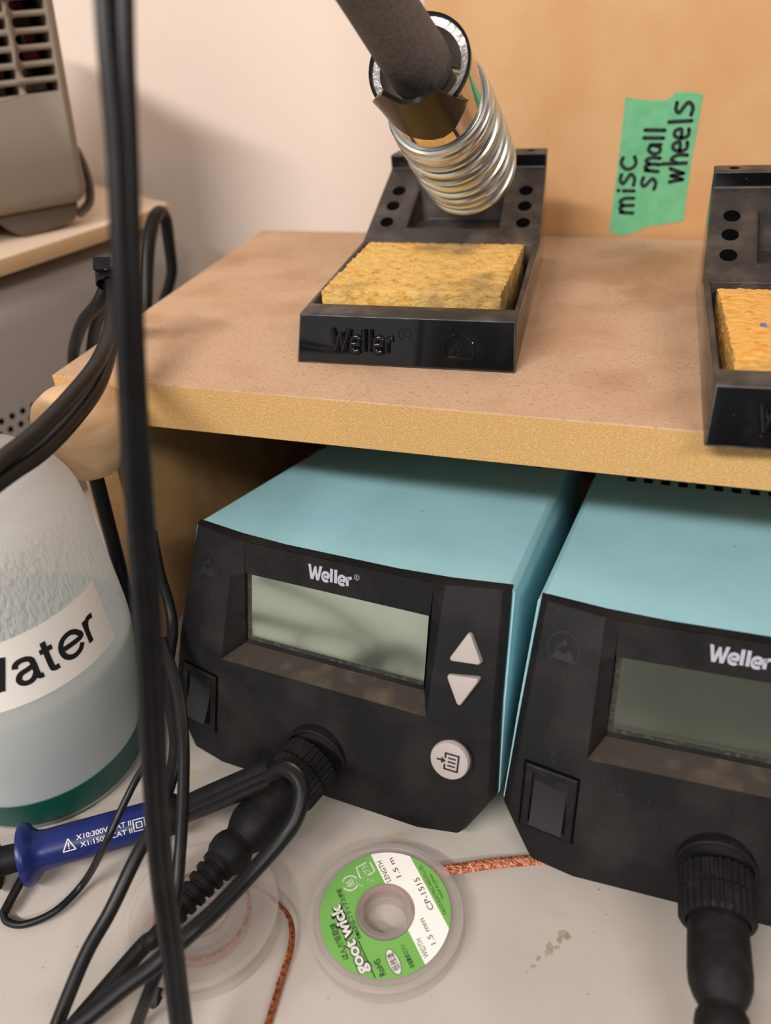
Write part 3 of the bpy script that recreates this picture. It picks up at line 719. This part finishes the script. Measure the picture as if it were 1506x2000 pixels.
# sponges in the trays
def sponge(s, x0, x1, y0, y1, z0, z1, mt, label, seed):
    rnd = random.Random(seed); nx, ny, nz = 46, 46, 9
    o = thing('cleaning_sponge', glob(s, ((x0 + x1) / 2, (y0 + y1) / 2, z0)), label, 'sponge', {'r1': 2.64, 'r2': 3.676}[s], 'yellow sponges in the stand trays')
    hx, hy = (x1 - x0) / 2, (y1 - y0) / 2
    bm = bmesh.new(); vd = {}
    def V(i, j, k):
        if (i, j, k) not in vd:
            x = -hx + 2 * hx * i / nx; y = -hy + 2 * hy * j / ny; z = (z1 - z0) * k / nz
            edge = sum((i in (0, nx), j in (0, ny), k in (0, nz)))
            am = .42 if k else 0.0
            vd[(i, j, k)] = bm.verts.new(Vector((x + rnd.uniform(-1, 1) * am, y + rnd.uniform(-1, 1) * am + (z - 5) * .05, z + (rnd.uniform(-1, .6) * .45 if k == nz else 0) - (.5 if edge == 3 and k else (.35 if edge == 2 and k == nz else 0)))) * S)
        return vd[(i, j, k)]
    for i in range(nx):
        for j in range(ny):
            for k in (0, nz): bm.faces.new((V(i, j, k), V(i + 1, j, k), V(i + 1, j + 1, k), V(i, j + 1, k)))
    for k in range(nz):
        for i in range(nx):
            for j in (0, ny): bm.faces.new((V(i, j, k), V(i + 1, j, k), V(i + 1, j, k + 1), V(i, j, k + 1)))
        for j in range(ny):
            for i in (0, nx): bm.faces.new((V(i, j, k), V(i, j + 1, k), V(i, j + 1, k + 1), V(i, j, k + 1)))
    bmesh.ops.recalc_face_normals(bm, faces=bm.faces)
    me = bpy.data.meshes.new('sponge_block'); bm.to_mesh(me); bm.free(); me.materials.append(mt)
    for p in me.polygons: p.use_smooth = True
    me.set_sharp_from_angle(angle=math.radians(60))
    k = bpy.data.objects.new('sponge_block', me); COL.objects.link(k); k.parent = o
    return o
sp1 = sponge('r1', -35.6, 33.2, 18.0, 84.0, 5.2, 22.6, m_sponge, 'pale yellow sponge with grey soot patch in the middle stand', 1)
sp2 = sponge('r2', -34.6, 35.0, 17.5, 82.5, 5.2, 20.6, m_sponge2, 'orange-yellow sponge in the right stand with a blue speck', 2)
bs = MB(); bs.box(-25.0, -23.2, -5.8, -4.2, 15.0, 16.3); bs.build('blue_speck', mat('blue_speck', (92, 110, 180), .6), sp2, bevel=.2)

# ------------------------------------------------------------------ soldering iron in the holder
ax = Vector((.01, .835, -.55)).normalized(); E = Vector((136.2, 132.5, 186.0)); Mo = E - ax * 86
ir = thing('soldering_iron', Mo, 'soldering iron with dark foam grip resting in the coiled steel holder', 'soldering iron')
hd = ax.copy(); hd = (Vector((hd.x + .09, hd.y - .02, hd.z))).normalized()
MB().lathe([(7.6, -150), (8.6, -90), (9.8, -40), (10.9, -8), (11.0, 2), (9.8, 5), (8, 5.5)], (0, 0, 0), hd, 48).build('foam_grip', m_foam, ir, angle=60)
MB().lathe([(8.4, 5), (8.4, 16), (5, 20), (4.6, 60), (2.6, 62), (1.0, 80), (.3, 84)], (0, 0, 0), hd, 32).build('heating_tip', m_steel, ir)

# ------------------------------------------------------------------ water bottle
BXY = Vector((6.9, -68.9, 0))
bt = thing('water_bottle', BXY, 'translucent white plastic bottle labelled Water with pale liquid inside', 'bottle')
PB = [(35.5, 0), (36.8, 1.2), (37.2, 5), (38, 12), (38.6, 20), (40.6, 32), (42.8, 45), (43.9, 56), (43.9, 64), (43.4, 73), (42.8, 82), (42.1, 92), (41.4, 102), (40.9, 112), (40.2, 117), (39, 121), (36.4, 126), (33, 130), (28, 134), (22, 137.2), (16.5, 139), (15.4, 141), (15.2, 156)]
def br(z):
    for (r0, z0), (r1, z1) in zip(PB, PB[1:]):
        if z0 <= z <= z1: return r0 + (r1 - r0) * (z - z0) / (z1 - z0)
    return PB[-1][0]
MB().lathe(PB, seg=96).build('bottle_body', m_bottle, bt, angle=60)
wp = [(br(z) - 1.0, z) for z in (2, 8, 16, 24, 32, 40, 48, 54, 60.5)]
MB().lathe(wp, seg=72).build('liquid', m_water, bt, angle=60)
bp = [(br(z) + .35, z) for z in (.2, 4, 8, 12, 16.0)]; bp = bp + [(br(16) + .02, 16.2)]
MB().lathe([(bp[0][0] - 3, .1)] + bp, seg=96, cap=False).build('green_base_band', m_band, bt)
MB().lathe([(17, 146), (17.4, 147), (17.4, 165), (16, 167), (.01, 167)], seg=48).build('cap', m_white, bt)
lb = MB(); a0, a1, z0, z1 = -92, 9.5, 67.0, 92.6; nn = 60
rows_ = []
for z in (z0, (z0 + z1) / 2, z1):
    rows_.append([Vector(((br(z) + .18) * math.cos(math.radians(a0 + (a1 - a0) * i / nn)), (br(z) + .18) * math.sin(math.radians(a0 + (a1 - a0) * i / nn)), z)) for i in range(nn + 1)])
for i in range(2): lb.add(rows_[i] + rows_[i + 1], [(j, j + 1, nn + 2 + j, nn + 1 + j) for j in range(nn)])
lbo = lb.build('paper_label', m_labelw, bt, angle=60)
tx = MB()
LET = [('W', -62, -42.6, [[(0, 1.39), (.26, .05)], [(.26, .05), (.5, 1.3)], [(.5, 1.3), (.74, .05)], [(.74, .05), (1, 1.39)]]),
       ('a', -40.6, -29.8, [[(.06, .74), (.14, .9), (.32, .98), (.55, .97), (.72, .86), (.76, .65), (.76, .22), (.82, .06), (.97, .05)], [(.76, .6), (.5, .54), (.2, .47), (.06, .28), (.12, .1), (.32, .02), (.56, .08), (.76, .32)]]),
       ('t', -28.8, -22.2, [[(.42, 1.28), (.42, .26), (.54, .06), (.9, .05)], [(.02, .93), (.9, .93)]]),
       ('e', -20.6, -8.6, [[(.06, .53), (.94, .53), (.88, .78), (.7, .94), (.48, .98), (.24, .9), (.09, .7), (.06, .45), (.14, .2), (.32, .05), (.54, .02), (.76, .1), (.92, .28)]]),
       ('r', -6.4, 1.2, [[(.16, .98), (.16, 0)], [(.16, .5), (.26, .78), (.5, .94), (.9, .92)]])]
def wrapb(a, c, h=0):                       # a in degrees round the bottle, c = height
    an = math.radians(a); return Vector(((br(c) + .32) * math.cos(an), (br(c) + .32) * math.sin(an), c))
DEG = math.degrees(1 / 43.4)
for nm_, d0_, d1_, sts in LET:
    for st in sts:
        stroke(tx, [((d0_ + (d1_ - d0_) * p[0]) / DEG, 74.5 + p[1] * 9.2) for p in st], 1.95, lambda a, c, h: wrapb(a * DEG, c), k=6, caps=False)
tx.build('label_text', m_black, lbo, smooth=False)

# ------------------------------------------------------------------ turned wooden tool handle standing behind the bottle
wh = thing('wooden_handled_tool', (17.6, -16.5, 0), 'round pale wooden handle of a tool standing behind the water bottle', 'tool')
lean = Vector((.04, 0, 1)).normalized()
MB().lathe([(9.6, 108), (10.8, 109), (12.6, 114), (15.6, 122), (17.1, 128), (17.2, 132), (15.8, 136), (12, 139.3), (6.5, 140.8), (.01, 141.2)], (0, 0, 0), lean, 56).build('handle', m_beech, wh, angle=50)
MB().lathe([(2.0, 0), (2.9, 1.5), (2.9, 109)], (0, 0, 0), lean, 24).build('shank', m_cable, wh)

# ------------------------------------------------------------------ desoldering braid spools
SPR = 25.2
def spool(name, c, label, braid_mat, zh=7.0):
    o = thing(name, (c[0], c[1], 0), label, 'wick spool', 0, 'spools of desoldering braid on the bench')
    def fl(z0, z1): return [(9.3, z0), (SPR - .8, z0), (SPR, z0 + .4), (SPR, z1 - .4), (SPR - .8, z1), (SPR - 2.0, z1), (SPR - 2.4, z1 - .35), (9.3, z1 - .35)]
    MB().lathe(fl(0.1, 1.6), seg=96, cap=False, closed=True).build('lower_flange', m_spool, o, angle=30)
    MB().lathe(fl(zh - 1.6, zh), seg=96, cap=False, closed=True).build('upper_flange', m_spool, o, angle=30)
    MB().lathe([(9.4, .1), (9.4, zh + .6), (8.6, zh + .9), (7.2, zh + .4), (6.8, zh - 3), (6.6, .1)], seg=64, cap=False, closed=True).build('hub', m_spool, o, angle=40)
    w_ = MB()
    if braid_mat is m_copper_d:
        for k_ in range(2): w_.lathe([(14.9, 2.2 + k_ * 2.4), (15.9, 2.2 + k_ * 2.4), (16.0, 3.4 + k_ * 2.4), (15.9, 4.4 + k_ * 2.4), (14.9, 4.4 + k_ * 2.4)], seg=64, cap=False, closed=True)
    else:
      for k_ in range(2):
        w_.lathe([(9.6, 1.9 + k_ * 1.7), (12.0, 1.9 + k_ * 1.7), (12.4, 2.7 + k_ * 1.7), (12.0, 3.5 + k_ * 1.7), (9.6, 3.5 + k_ * 1.7)], seg=48, cap=False, closed=True)
    w_.build('wound_braid', braid_mat, o)
    return o
c2 = (161.0, -100.2)
s2_ = spool('wick_spool', c2, 'clear spool with green and white printed label beside the left station', m_copper)
e1 = Vector((-.6746, .7382, 0)); e2 = Vector((-.7382, -.6746, 0))
ZL = 7.05
def lf(a, c, h=0, z=0.0): return e1 * a + e2 * c + Vector((0, 0, ZL + z))
RL = 21.2; r_in = 9.6
def cut_disc(b0, b1, z, mb):
    """part of the ring-shaped label between b0 and b1"""
    n = 240; rings_ = 14
    for i in range(n):
        t0 = 2 * math.pi * i / n; t1 = 2 * math.pi * (i + 1) / n
        for k_ in range(rings_):
            ra = r_in + (RL - r_in) * k_ / rings_; rb_ = r_in + (RL - r_in) * (k_ + 1) / rings_
            P = [(ra, t0), (rb_, t0), (rb_, t1), (ra, t1)]
            poly = [Vector((r * math.cos(t), r * math.sin(t))) for r, t in P]
            for lim, sgn in ((b0, 1), (b1, -1)):                # clip against two chords
                out = []
                for j in range(len(poly)):
                    p, q_ = poly[j], poly[(j + 1) % len(poly)]
                    dp, dq = (p.y - lim) * sgn, (q_.y - lim) * sgn
                    if dp >= 0: out.append(p)
                    if dp * dq < 0: out.append(p + (q_ - p) * (dp / (dp - dq)))
                poly = out
                if not poly: break
            if len(poly) >= 3: mb.add([lf(p.x, p.y, 0, z) for p in poly], [tuple(range(len(poly)))])
g = MB(); cut_disc(-4.0, 99, 0, g); cut_disc(-99, -15.8, 0, g)
lab = MB(); cut_disc(-15.8, -4.0, 0, lab)
labo = lab.build('label', m_labelw, s2_, smooth=False)
g.build('green_print', m_green, labo, smooth=False)
bk = MB(); wt = MB()
fz = lambda a, c, h=0: lf(a, c, 0, .06)
fz2 = lambda a, c, h=0: lf(a, c, 0, .1)
def t(body, p0, p1, mb=bk, hgt=None, fn=fz, **k): text_on(mb, body, p0, p1, fn, height=hgt, **k)
t('はんだ吸取線', (-8.7, 16.3), (3.8, 16.0), hgt=1.7, bold=.014)
t('goot wick', (-15.4, 12.5), (9.4, 12.2), hgt=3.9, bold=.085, space=.95)
t('goot wick', (-15.2, 12.6), (9.2, 12.3), wt, hgt=3.7, bold=.03, fn=fz2, space=.98)
t('RMA対応フラックス使用', (-4.5, 10.2), (13.8, 9.9), hgt=1.5, bold=.014)
stroke(bk, [(-5.0, 11.5), (-17.6, 11.3)], .35, fz)
t('RoHS', (-18.2, 8.0), (-12.8, 7.9), hgt=2.0, bold=.02)
wt.add([fz(-15.8 + 4.2 * math.cos(q_ * math.pi / 16), 4.3 + 1.75 * math.sin(q_ * math.pi / 16)) for q_ in range(32)], [tuple(range(32))])
stroke(bk, [(-15.8 + 4.2 * math.cos(q_ * math.pi / 16), 4.3 + 1.75 * math.sin(q_ * math.pi / 16)) for q_ in range(33)], .2, fz2, k=0)
t('低残渣', (-18.7, 3.4), (-12.9, 3.4), hgt=1.8, fn=fz2, bold=.014)
t('非塩素系ロジン', (-20.0, -.9), (-12.2, -.9), hgt=1.3, bold=.014)
stroke(wt, arc(14.2, 6.4, 2.6, 100, 235), .45, fz); stroke(wt, arc(14.2, 6.4, 2.6, -80, 55), .45, fz)
t('紙', (13.0, 5.3), (15.5, 5.3), wt, hgt=2.2)
sq = [(14.2, 1.8), (14.2, 2.6), (18.4, 2.4), (18.8, -1.6)]
stroke(wt, sq, .5, fz, k=0); stroke(wt, [(18.4, -2.6), (14.6, -2.8), (14.2, -1.2), (14.2, .2)], .5, fz, k=0)
t('プラ', (14.9, -1.2), (18.0, -1.2), wt, hgt=1.9)
t('ラベル', (11.6, 2.6), (13.6, 4.4), wt, hgt=.9); t('ケース', (11.8, -1.4), (13.2, .8), wt, hgt=.9)
t('LENGTH', (8.8, -6.2), (17.2, -6.4), hgt=1.75); t('1.5 m', (8.8, -10.0), (16.4, -10.2), hgt=1.8)
t('WIDTH', (-19.2, -6.2), (-12.8, -6.4), hgt=1.75); t('1.5 mm', (-16.4, -10.0), (-7.4, -10.1), hgt=1.8)
t('CP-1515', (-6.2, -14.6), (5.9, -15.0), hgt=2.0)
t('TAIYO ELECTRIC IND.CO.,LTD.', (-9.6, -17.5), (9.6, -17.8), hgt=1.1); t('MADE IN JAPAN', (-4.3, -19.2), (4.9, -19.4), hgt=.95)
bk.build('printed_text', m_black, labo, smooth=False); wt.build('white_print', m_white, labo, smooth=False)
def ribbon(parent, pts, wa, wb, mt, org, flat=(0, 0, 1)):
    P = [Vector(p) - Vector(org) for p in pts]
    return MB().tube(P, lambda q_: (wb, wa), 12, smooth=8, flat=flat).build('loose_braid', mt, parent)
ribbon(s2_, [(152, -86, 3.6), (166, -83, 3.6), (178, -77.5, 3.4), (189, -72, 2.8), (201, -66.5, 1.8), (214, -61.5, 1.4), (226, -54, 1.4)], 1.75, .45, m_copper, (*c2, 0), flat=(.1, -.3, 1))
c1 = (103.0, -116.5)
s1_ = spool('wick_spool', c1, 'clear unlabelled spool under the black cables with copper braid round its hub', m_copper_d, 8)
ribbon(s1_, [(103, -103, 5), (116, -103, 5.2), (125.6, -106, 4.4), (131.5, -110, 3.6), (134.6, -117, 2.6), (135.6, -126, 2), (137, -140, 1.6), (138.5, -155, 1.4)], 1.5, .45, m_copper_d, (*c1, 0), flat=(1, .3, .25))

# ------------------------------------------------------------------ oscilloscope probe
pA = Vector((37.0, -115.5, 10.8)); pB = Vector((76.0, -88.6, 10.6)); pd = (pB - pA).normalized()
pr = thing('scope_probe', pA, 'blue test probe with white rating text lying in front of the bottle', 'probe')
MB().lathe([(5, -4), (10.4, -3.6), (10.8, -2.4), (10.4, -1), (8.4, .4), (7.0, 2.4), (6.7, 5), (6.7, 44.5), (6.4, 46), (4.5, 46.4)], (0, 0, 0), pd, 56).build('probe_body', m_blue, pr, angle=50)
MB().lathe([(4.6, -26), (4.8, -20), (5.0, -10), (4.6, -3.5)], (0, 0, 0), pd, 32).build('probe_nose', m_rubber, pr)
MB().lathe([(3, -17), (8.8, -16.6), (9.6, -14.5), (9.0, -12.6), (3, -12)], (0, 0, 0), pd, 40).build('hook_grip', m_rubber, pr)
MB().lathe([(6.9, 44), (7.2, 45), (7.2, 49), (6.4, 50.5), (4, 51)], (0, 0, 0), pd, 40).build('tail_ring', m_rubber, pr)
# three-ridged boot running on to the right
bo = MB(); d0 = pd * 49; end = at(532, 1509, 263) - pA; side_ = Vector((-.14, .3, .85)).normalized()
for k_ in (-1, 0, 1):
    bo.tube([d0 + side_ * k_ * 2.6, d0 * .6 + end * .4 + side_ * k_ * 2.9, end + side_ * k_ * 2.7], 2.35, 16)
bo.build('cable_boot', m_cable, pr, angle=60)
cp = [(524, 1514, 263), (550, 1502, 260), (575, 1512, 257), (590, 1545, 254), (578, 1598, 251), (545, 1645, 249), (490, 1706, 245), (424, 1775, 238), (372, 1822, 233), (300, 1886, 229), (240, 1930, 226), (150, 2003, 221), (60, 2070, 217)]
MB().tube([at(*p) - pA for p in cp], 2.55, 16, smooth=8).build('probe_cord', m_cable, pr)
# ground lead
gl = [(285, 1490, 274), (262, 1530, 274), (235, 1585, 272), (205, 1650, 270), (165, 1722, 5), (110, 1778, 3), (50, 1805, 2), (14, 1800, 2), (6, 1780, 3)]
MB().tube([at(*p) - pA for p in gl], 1.25, 12, smooth=8).build('ground_lead', m_cable, pr)
MB().tube([at(*p) - pA for p in ((8, 1782, 3), (26, 1748, 4), (46, 1712, 5.5), (60, 1690, 7))], lambda q_: (2.3 - .4 * q_, 1.5), 14).build('ground_clip', m_rubber, pr)
tw = MB(); ce = (CAM - pA); ce = (ce - pd * ce.dot(pd)).normalized(); cf = pd.cross(ce); cf = -cf if cf.z < 0 else cf
def pc(a, c, h=0):
    an = c / 6.78; return pd * a + (ce * math.cos(an) + cf * math.sin(an)) * 6.78
text_on(tw, 'X10:300V CAT II', (15.6, .15), (34.2, .15), pc, height=1.75, bold=.01)
text_on(tw, 'X1:150V CAT II', (16.6, -2.5), (34.2, -2.5), pc, height=1.75, bold=.01)
tr_ = [(10.8, -2.6), (15, -2.6), (12.9, 1.4)]
for i in range(3): stroke(tw, [tr_[i], tr_[(i + 1) % 3]], .38, pc)
stroke(tw, [(12.9, .1), (12.9, -1.1)], .4, pc); stroke(tw, [(12.9, -1.7), (12.9, -1.8)], .4, pc)
for h_ in (1.95, .95):
    q4 = [(36.8 - h_, -.4 - h_), (36.8 + h_, -.4 - h_), (36.8 + h_, -.4 + h_), (36.8 - h_, -.4 + h_)]
    for i in range(4): stroke(tw, [q4[i], q4[(i + 1) % 4]], .36, pc)
tw.build('rating_text', m_white, pr, smooth=False)

# ------------------------------------------------------------------ loose cables
def cable(name, paths, r, label, mt=m_cable, seg=16, cat='cable', parts=None):
    P0 = at(*paths[0][len(paths[0]) // 2])
    if len(paths) == 1:
        o = MB().tube([at(*p) for p in paths[0]], r, seg, smooth=10).build(name, mt, origin=P0)
        return tag(o, label, cat)
    o = thing(name, P0, label, cat)
    for p_ in paths: MB().tube([at(*p) - P0 for p in p_], r, seg, smooth=10).build('strand', mt, o)
    return o
main = [(222, -60, 150), (228, 100, 153), (240, 300, 158), (247, 500, 163), (256, 700, 169), (267, 900, 176), (281, 1100, 184), (293, 1300, 192), (302, 1500, 200), (316, 1700, 210), (336, 1850, 216), (354, 2000, 222), (370, 2120, 226)]
offs = [22, 18, 13, 12, 11, 11, 11, 10, 9, 8, 7, 7, 7]
A_ = [(u - o_, v, d - 1) for (u, v, d), o_ in zip(main, offs)]; B_ = [(u + o_ * .9, v, d + .6) for (u, v, d), o_ in zip(main, offs)]
cable('twin_cable', [A_, B_], lambda q_: 1.95 + .3 * q_, 'thick blurred twin cable hanging from top to bottom in the foreground')
tieA = [(-60, 950, 205), (10, 893, 222), (70, 845, 236), (135, 778, 254), (190, 708, 274), (216, 640, 292), (222, 580, 304), (216, 540, 308), (213, 515, 309)]
tieB = [(-60, 984, 207), (20, 925, 226), (80, 884, 240), (140, 824, 257), (190, 756, 275), (213, 690, 291), (224, 620, 303), (226, 560, 308), (222, 515, 310)]
tieC = [(212, 515, 312), (206, 560, 314), (190, 595, 318), (165, 625, 330), (150, 660, 352), (143, 695, 385), (142, 760, 408), (144, 860, 420)]
tieD = [(220, 515, 313), (214, 570, 318), (200, 600, 328), (186, 640, 350), (178, 700, 388), (176, 780, 415), (178, 880, 425)]
tc_ = cable('tied_cable', [tieA, tieB, tieC, tieD], lambda q_: 2.6, 'black cable loop held by a zip tie, left of the tall foreground cable')
o0 = tc_.location / S
zt_ = MB().lathe([(5.2, -2), (5.6, -2), (5.6, 2), (5.2, 2)], at(216, 545, 309) - o0, at(212, 515, 309) - at(219, 580, 306), 32, cap=False, closed=True)
hc = at(200, 517, 304) - o0
zt_.add([hc + R0 * x + R1 * y + R2 * z for x in (-2.9, 3.6) for y in (-2.3, 2.3) for z in (-2, 2)], [(0, 1, 3, 2), (4, 6, 7, 5), (0, 4, 5, 1), (2, 3, 7, 6), (0, 2, 6, 4), (1, 5, 7, 3)])
zt_.build('zip_tie', m_gloss, tc_, angle=30)
cable('arched_cable', [[(276, 700, 440), (283, 610, 432), (288, 500, 430), (298, 436, 432), (312, 414, 437), (324, 430, 444), (331, 480, 452), (336, 525, 458), (331, 556, 462), (318, 600, 468), (312, 680, 474)]], lambda q_: 4.0 - 1.3 * q_, 'thick grey-black cable arching up behind the left shelf edge')
cable('thin_cable', [[(296, 1040, 322), (312, 1120, 316), (330, 1180, 312), (337, 1230, 309), (330, 1285, 301), (326, 1335, 291), (337, 1400, 281), (343, 1455, 273), (333, 1525, 263), (302, 1605, 254), (262, 1682, 248), (215, 1780, 243), (165, 1870, 240), (108, 2010, 235), (80, 2090, 231)]],
      2.15, 'black cable crossing the blue probe and running to the lower left corner')
cable('thin_cable', [[(316, 1250, 284), (346, 1345, 272), (358, 1440, 262), (358, 1545, 254), (352, 1660, 246), (342, 1760, 241), (320, 1860, 238), (292, 1935, 236), (262, 2015, 242), (240, 2090, 238)]],
      1.9, 'black cable hanging straight down just right of the foreground twin cable')
cable('thin_cable', [[(345, 1770, 262), (326, 1860, 257), (308, 1930, 252), (298, 2010, 248), (290, 2090, 244)]], 2.0, 'short black cable end leaving the picture bottom beside the foreground twin cable')

# ------------------------------------------------------------------ grey device, board and taupe instrument on the left
ang = math.radians(-12.6)
fwd = Vector((-math.sin(-ang), math.cos(ang), 0)); fwd = Vector((.216, .976, 0)); rgt = Vector((.976, -.216, 0))
Pc = Vector((-81.5, 226, 0))
dv = thing('grey_bench_device', Pc, 'grey metal bench device with round vent holes under the pale board', 'device')
dr = lambda a, y, z: fwd * y + rgt * a + Vector((0, 0, z))
b = MB(); pr_ = [(-220, 0), (0, 0), (0, 112), (-1.5, 122), (-7, 129), (-16, 133), (-220, 133)]
b.loft([[dr(x - 2, y, z) for x, z in pr_] for y in (-330, 8)])
body = b.build('case', m_grey, dv, bevel=.8, angle=50)
vh = MB()
for i in range(34):
    for j in range(2):
        y = -330 + 8 + i * 7.2 + (3.6 if j % 2 else 0); z = 46 + j * 6.6 - 6.6
        vh.lathe([(1.9, .06), (.01, .06)], dr(-2, y, z + 21), rgt, 12, cap=False)
vh.build('vent_holes', m_slot, body, smooth=False)
for y in (-315, -10):
    for x in (-12, -205): MB().lathe([(8, -0.0), (8, .4)], dr(x, y, 0), (0, 0, 1), 20).build('foot', m_rubber, dv)
bd = MB(); pl = [Vector((-78.5, 225, 0)), Vector((-186, 285, 0)), Vector((-330, 290, 0)), Vector((-330, -20, 0)), Vector((-150, -20, 0)), Vector((-105.5, 103, 0)), Vector((-84, 190, 0))]
bd.loft([[p + Vector((0, 0, 141.0)) - Vector((-140, 180, 141)) for p in pl], [p + Vector((0, 0, 149.5)) - Vector((-140, 180, 141)) for p in pl]])
for i, f in enumerate(bd.f):
    n = (bd.v[f[1]] - bd.v[f[0]]).cross(bd.v[f[2]] - bd.v[f[1]]); bd.m[i] = 0 if abs(n.z) > abs(n.x) + abs(n.y) else 1
pb = bd.build('thin_board', [m_ply, m_ply_e], origin=(0, 0, 0), bevel=.6); pb.location = Vector((-140, 180, 141)) * S
tag(pb, 'thin pale board lying on the grey bench device', 'board')
MB().box(-60, -30, -40, -10, -8, 0).build('support_block', m_ply_e, pb)
# instrument
Ic = Vector((-90.5, 167.5, 163)); ix = Vector((-.602, -.799, 0)); iy = Vector((.799, -.602, 0))     # ix runs left along its face, iy points out of the face
it = thing('bench_instrument', (-90.5, 167.5, 149.5), 'taupe plastic instrument with slotted vents at the upper left corner', 'instrument')
ir_ = lambda a, o_, z: ix * a + iy * o_ + Vector((0, 0, z + 13.5))
IW, IDp, IH = 230, 120, 104
def rr_ring(z, ins, rad=6):
    r = []
    for (cx_, cy_, a0_) in ((ins + rad, -ins - rad, 0), (IW - rad, -ins - rad, 1), (IW - rad, -IDp + rad, 2), (ins + rad, -IDp + rad, 3)):
        for k_ in range(7):
            t_ = math.radians([180, 90, 0, -90][a0_] - k_ * 15)
            r.append(ir_(cx_ + rad * math.cos(t_), cy_ + rad * math.sin(t_), z))
    return r
b = MB(); b.loft([rr_ring(1, 4, 5), rr_ring(3, 1.2, 8), rr_ring(8, 0), rr_ring(24, -.4), rr_ring(IH - 3, -5.2), rr_ring(IH, -3)])
cs = b.build('case', [m_taupe, m_slot], it, angle=50)
# vent slots: real cuts through the face
ct = MB()
slots = []
for row in range(6):
    z = 59 + row * 7.3
    for colu in range(6):
        x0 = 3.6 + colu * 20.0 - (z - 53) * .06
        slots.append((x0, x0 + 17.4, z))
for x0, x1, z in slots:
    ring_ = []
    pts_ = [(x1 - 2, z - 2.3), (x1 - .6, z - 1.7), (x1, z), (x1 - .6, z + 1.7), (x1 - 2, z + 2.3), (x0 + .6, z + 2.3), (x0, z + 1.8), (x0, z - 1.8), (x0 + .6, z - 2.3)]
    ct.loft([[ir_(p, 8, q_) for p, q_ in pts_], [ir_(p, -16, q_) for p, q_ in pts_]])
cut = ct.build('cutter', m_taupe, it)
md = cs.modifiers.new('cut', 'BOOLEAN'); md.object = cut; md.operation = 'DIFFERENCE'; md.solver = 'EXACT'
bpy.context.view_layer.update(); dg = bpy.context.evaluated_depsgraph_get()
nm = bpy.data.meshes.new_from_object(cs.evaluated_get(dg)); cs.modifiers.clear(); cs.data = nm
bpy.data.objects.remove(cut)
# dark floor of each slot and bits of the circuit behind it
inn_ = MB(); cop = MB()
for n_, (x0, x1, z) in enumerate(slots):
    inn_.add([ir_(x0 + .4, -12, z - 2.2), ir_(x1 - .4, -12, z - 2.2), ir_(x1 - .4, -12, z + 2.2), ir_(x0 + .4, -12, z + 2.2)], [(0, 1, 2, 3)])
    rn = random.Random(n_)
    for k_ in range(2):
        xx = x0 + 3 + rn.random() * 8
        cop.box(0, 0, 0, 0, 0, 0) if False else cop.add([ir_(xx + a, o_, z + c) for a in (0, 3 + 3 * rn.random()) for o_ in (-11.9, -9) for c in (-2.0, 1.9)], [(0, 1, 3, 2), (4, 6, 7, 5), (0, 4, 5, 1), (2, 3, 7, 6), (0, 2, 6, 4), (1, 5, 7, 3)], rn.choice([0, 0, 1, 2]))
inn_.build('vent_shadow_plate', m_slot, cs, smooth=False)
cop.build('circuit_parts', [m_taupe_d, m_red, m_grey], cs, smooth=False)
sk = MB()
sk.loft([[ir_(x, o_, z) for x, z in ((6, 0), (7, -7), (12, -10.5), (26, -12.5), (40, -13.2), (46, -9), (52, -2), (52, 3), (6, 3))] for o_ in (-8, -60)])
sk.build('foot', m_taupe_d, it, bevel=1.2)
MB().tube([ir_(-1.5, -12, 26), ir_(-3.6, -13, 18), ir_(-4.2, -14, 6), ir_(-1.5, -14, -3), ir_(6, -14, -8)], lambda q_: (2.2, 7), 14).build('corner_guard', m_taupe_d, it)
for x in (120, 190): MB().lathe([(7, -13.5), (7, 2)], ir_(x, -30, -13.5) + Vector((0, 0, 13.5)), (0, 0, 1), 20).build('foot', m_taupe_d, it)
for x in (30, 190): MB().lathe([(7, -13.5), (7, 2)], ir_(x, -100, -13.5) + Vector((0, 0, 13.5)), (0, 0, 1), 20).build('foot', m_taupe_d, it)
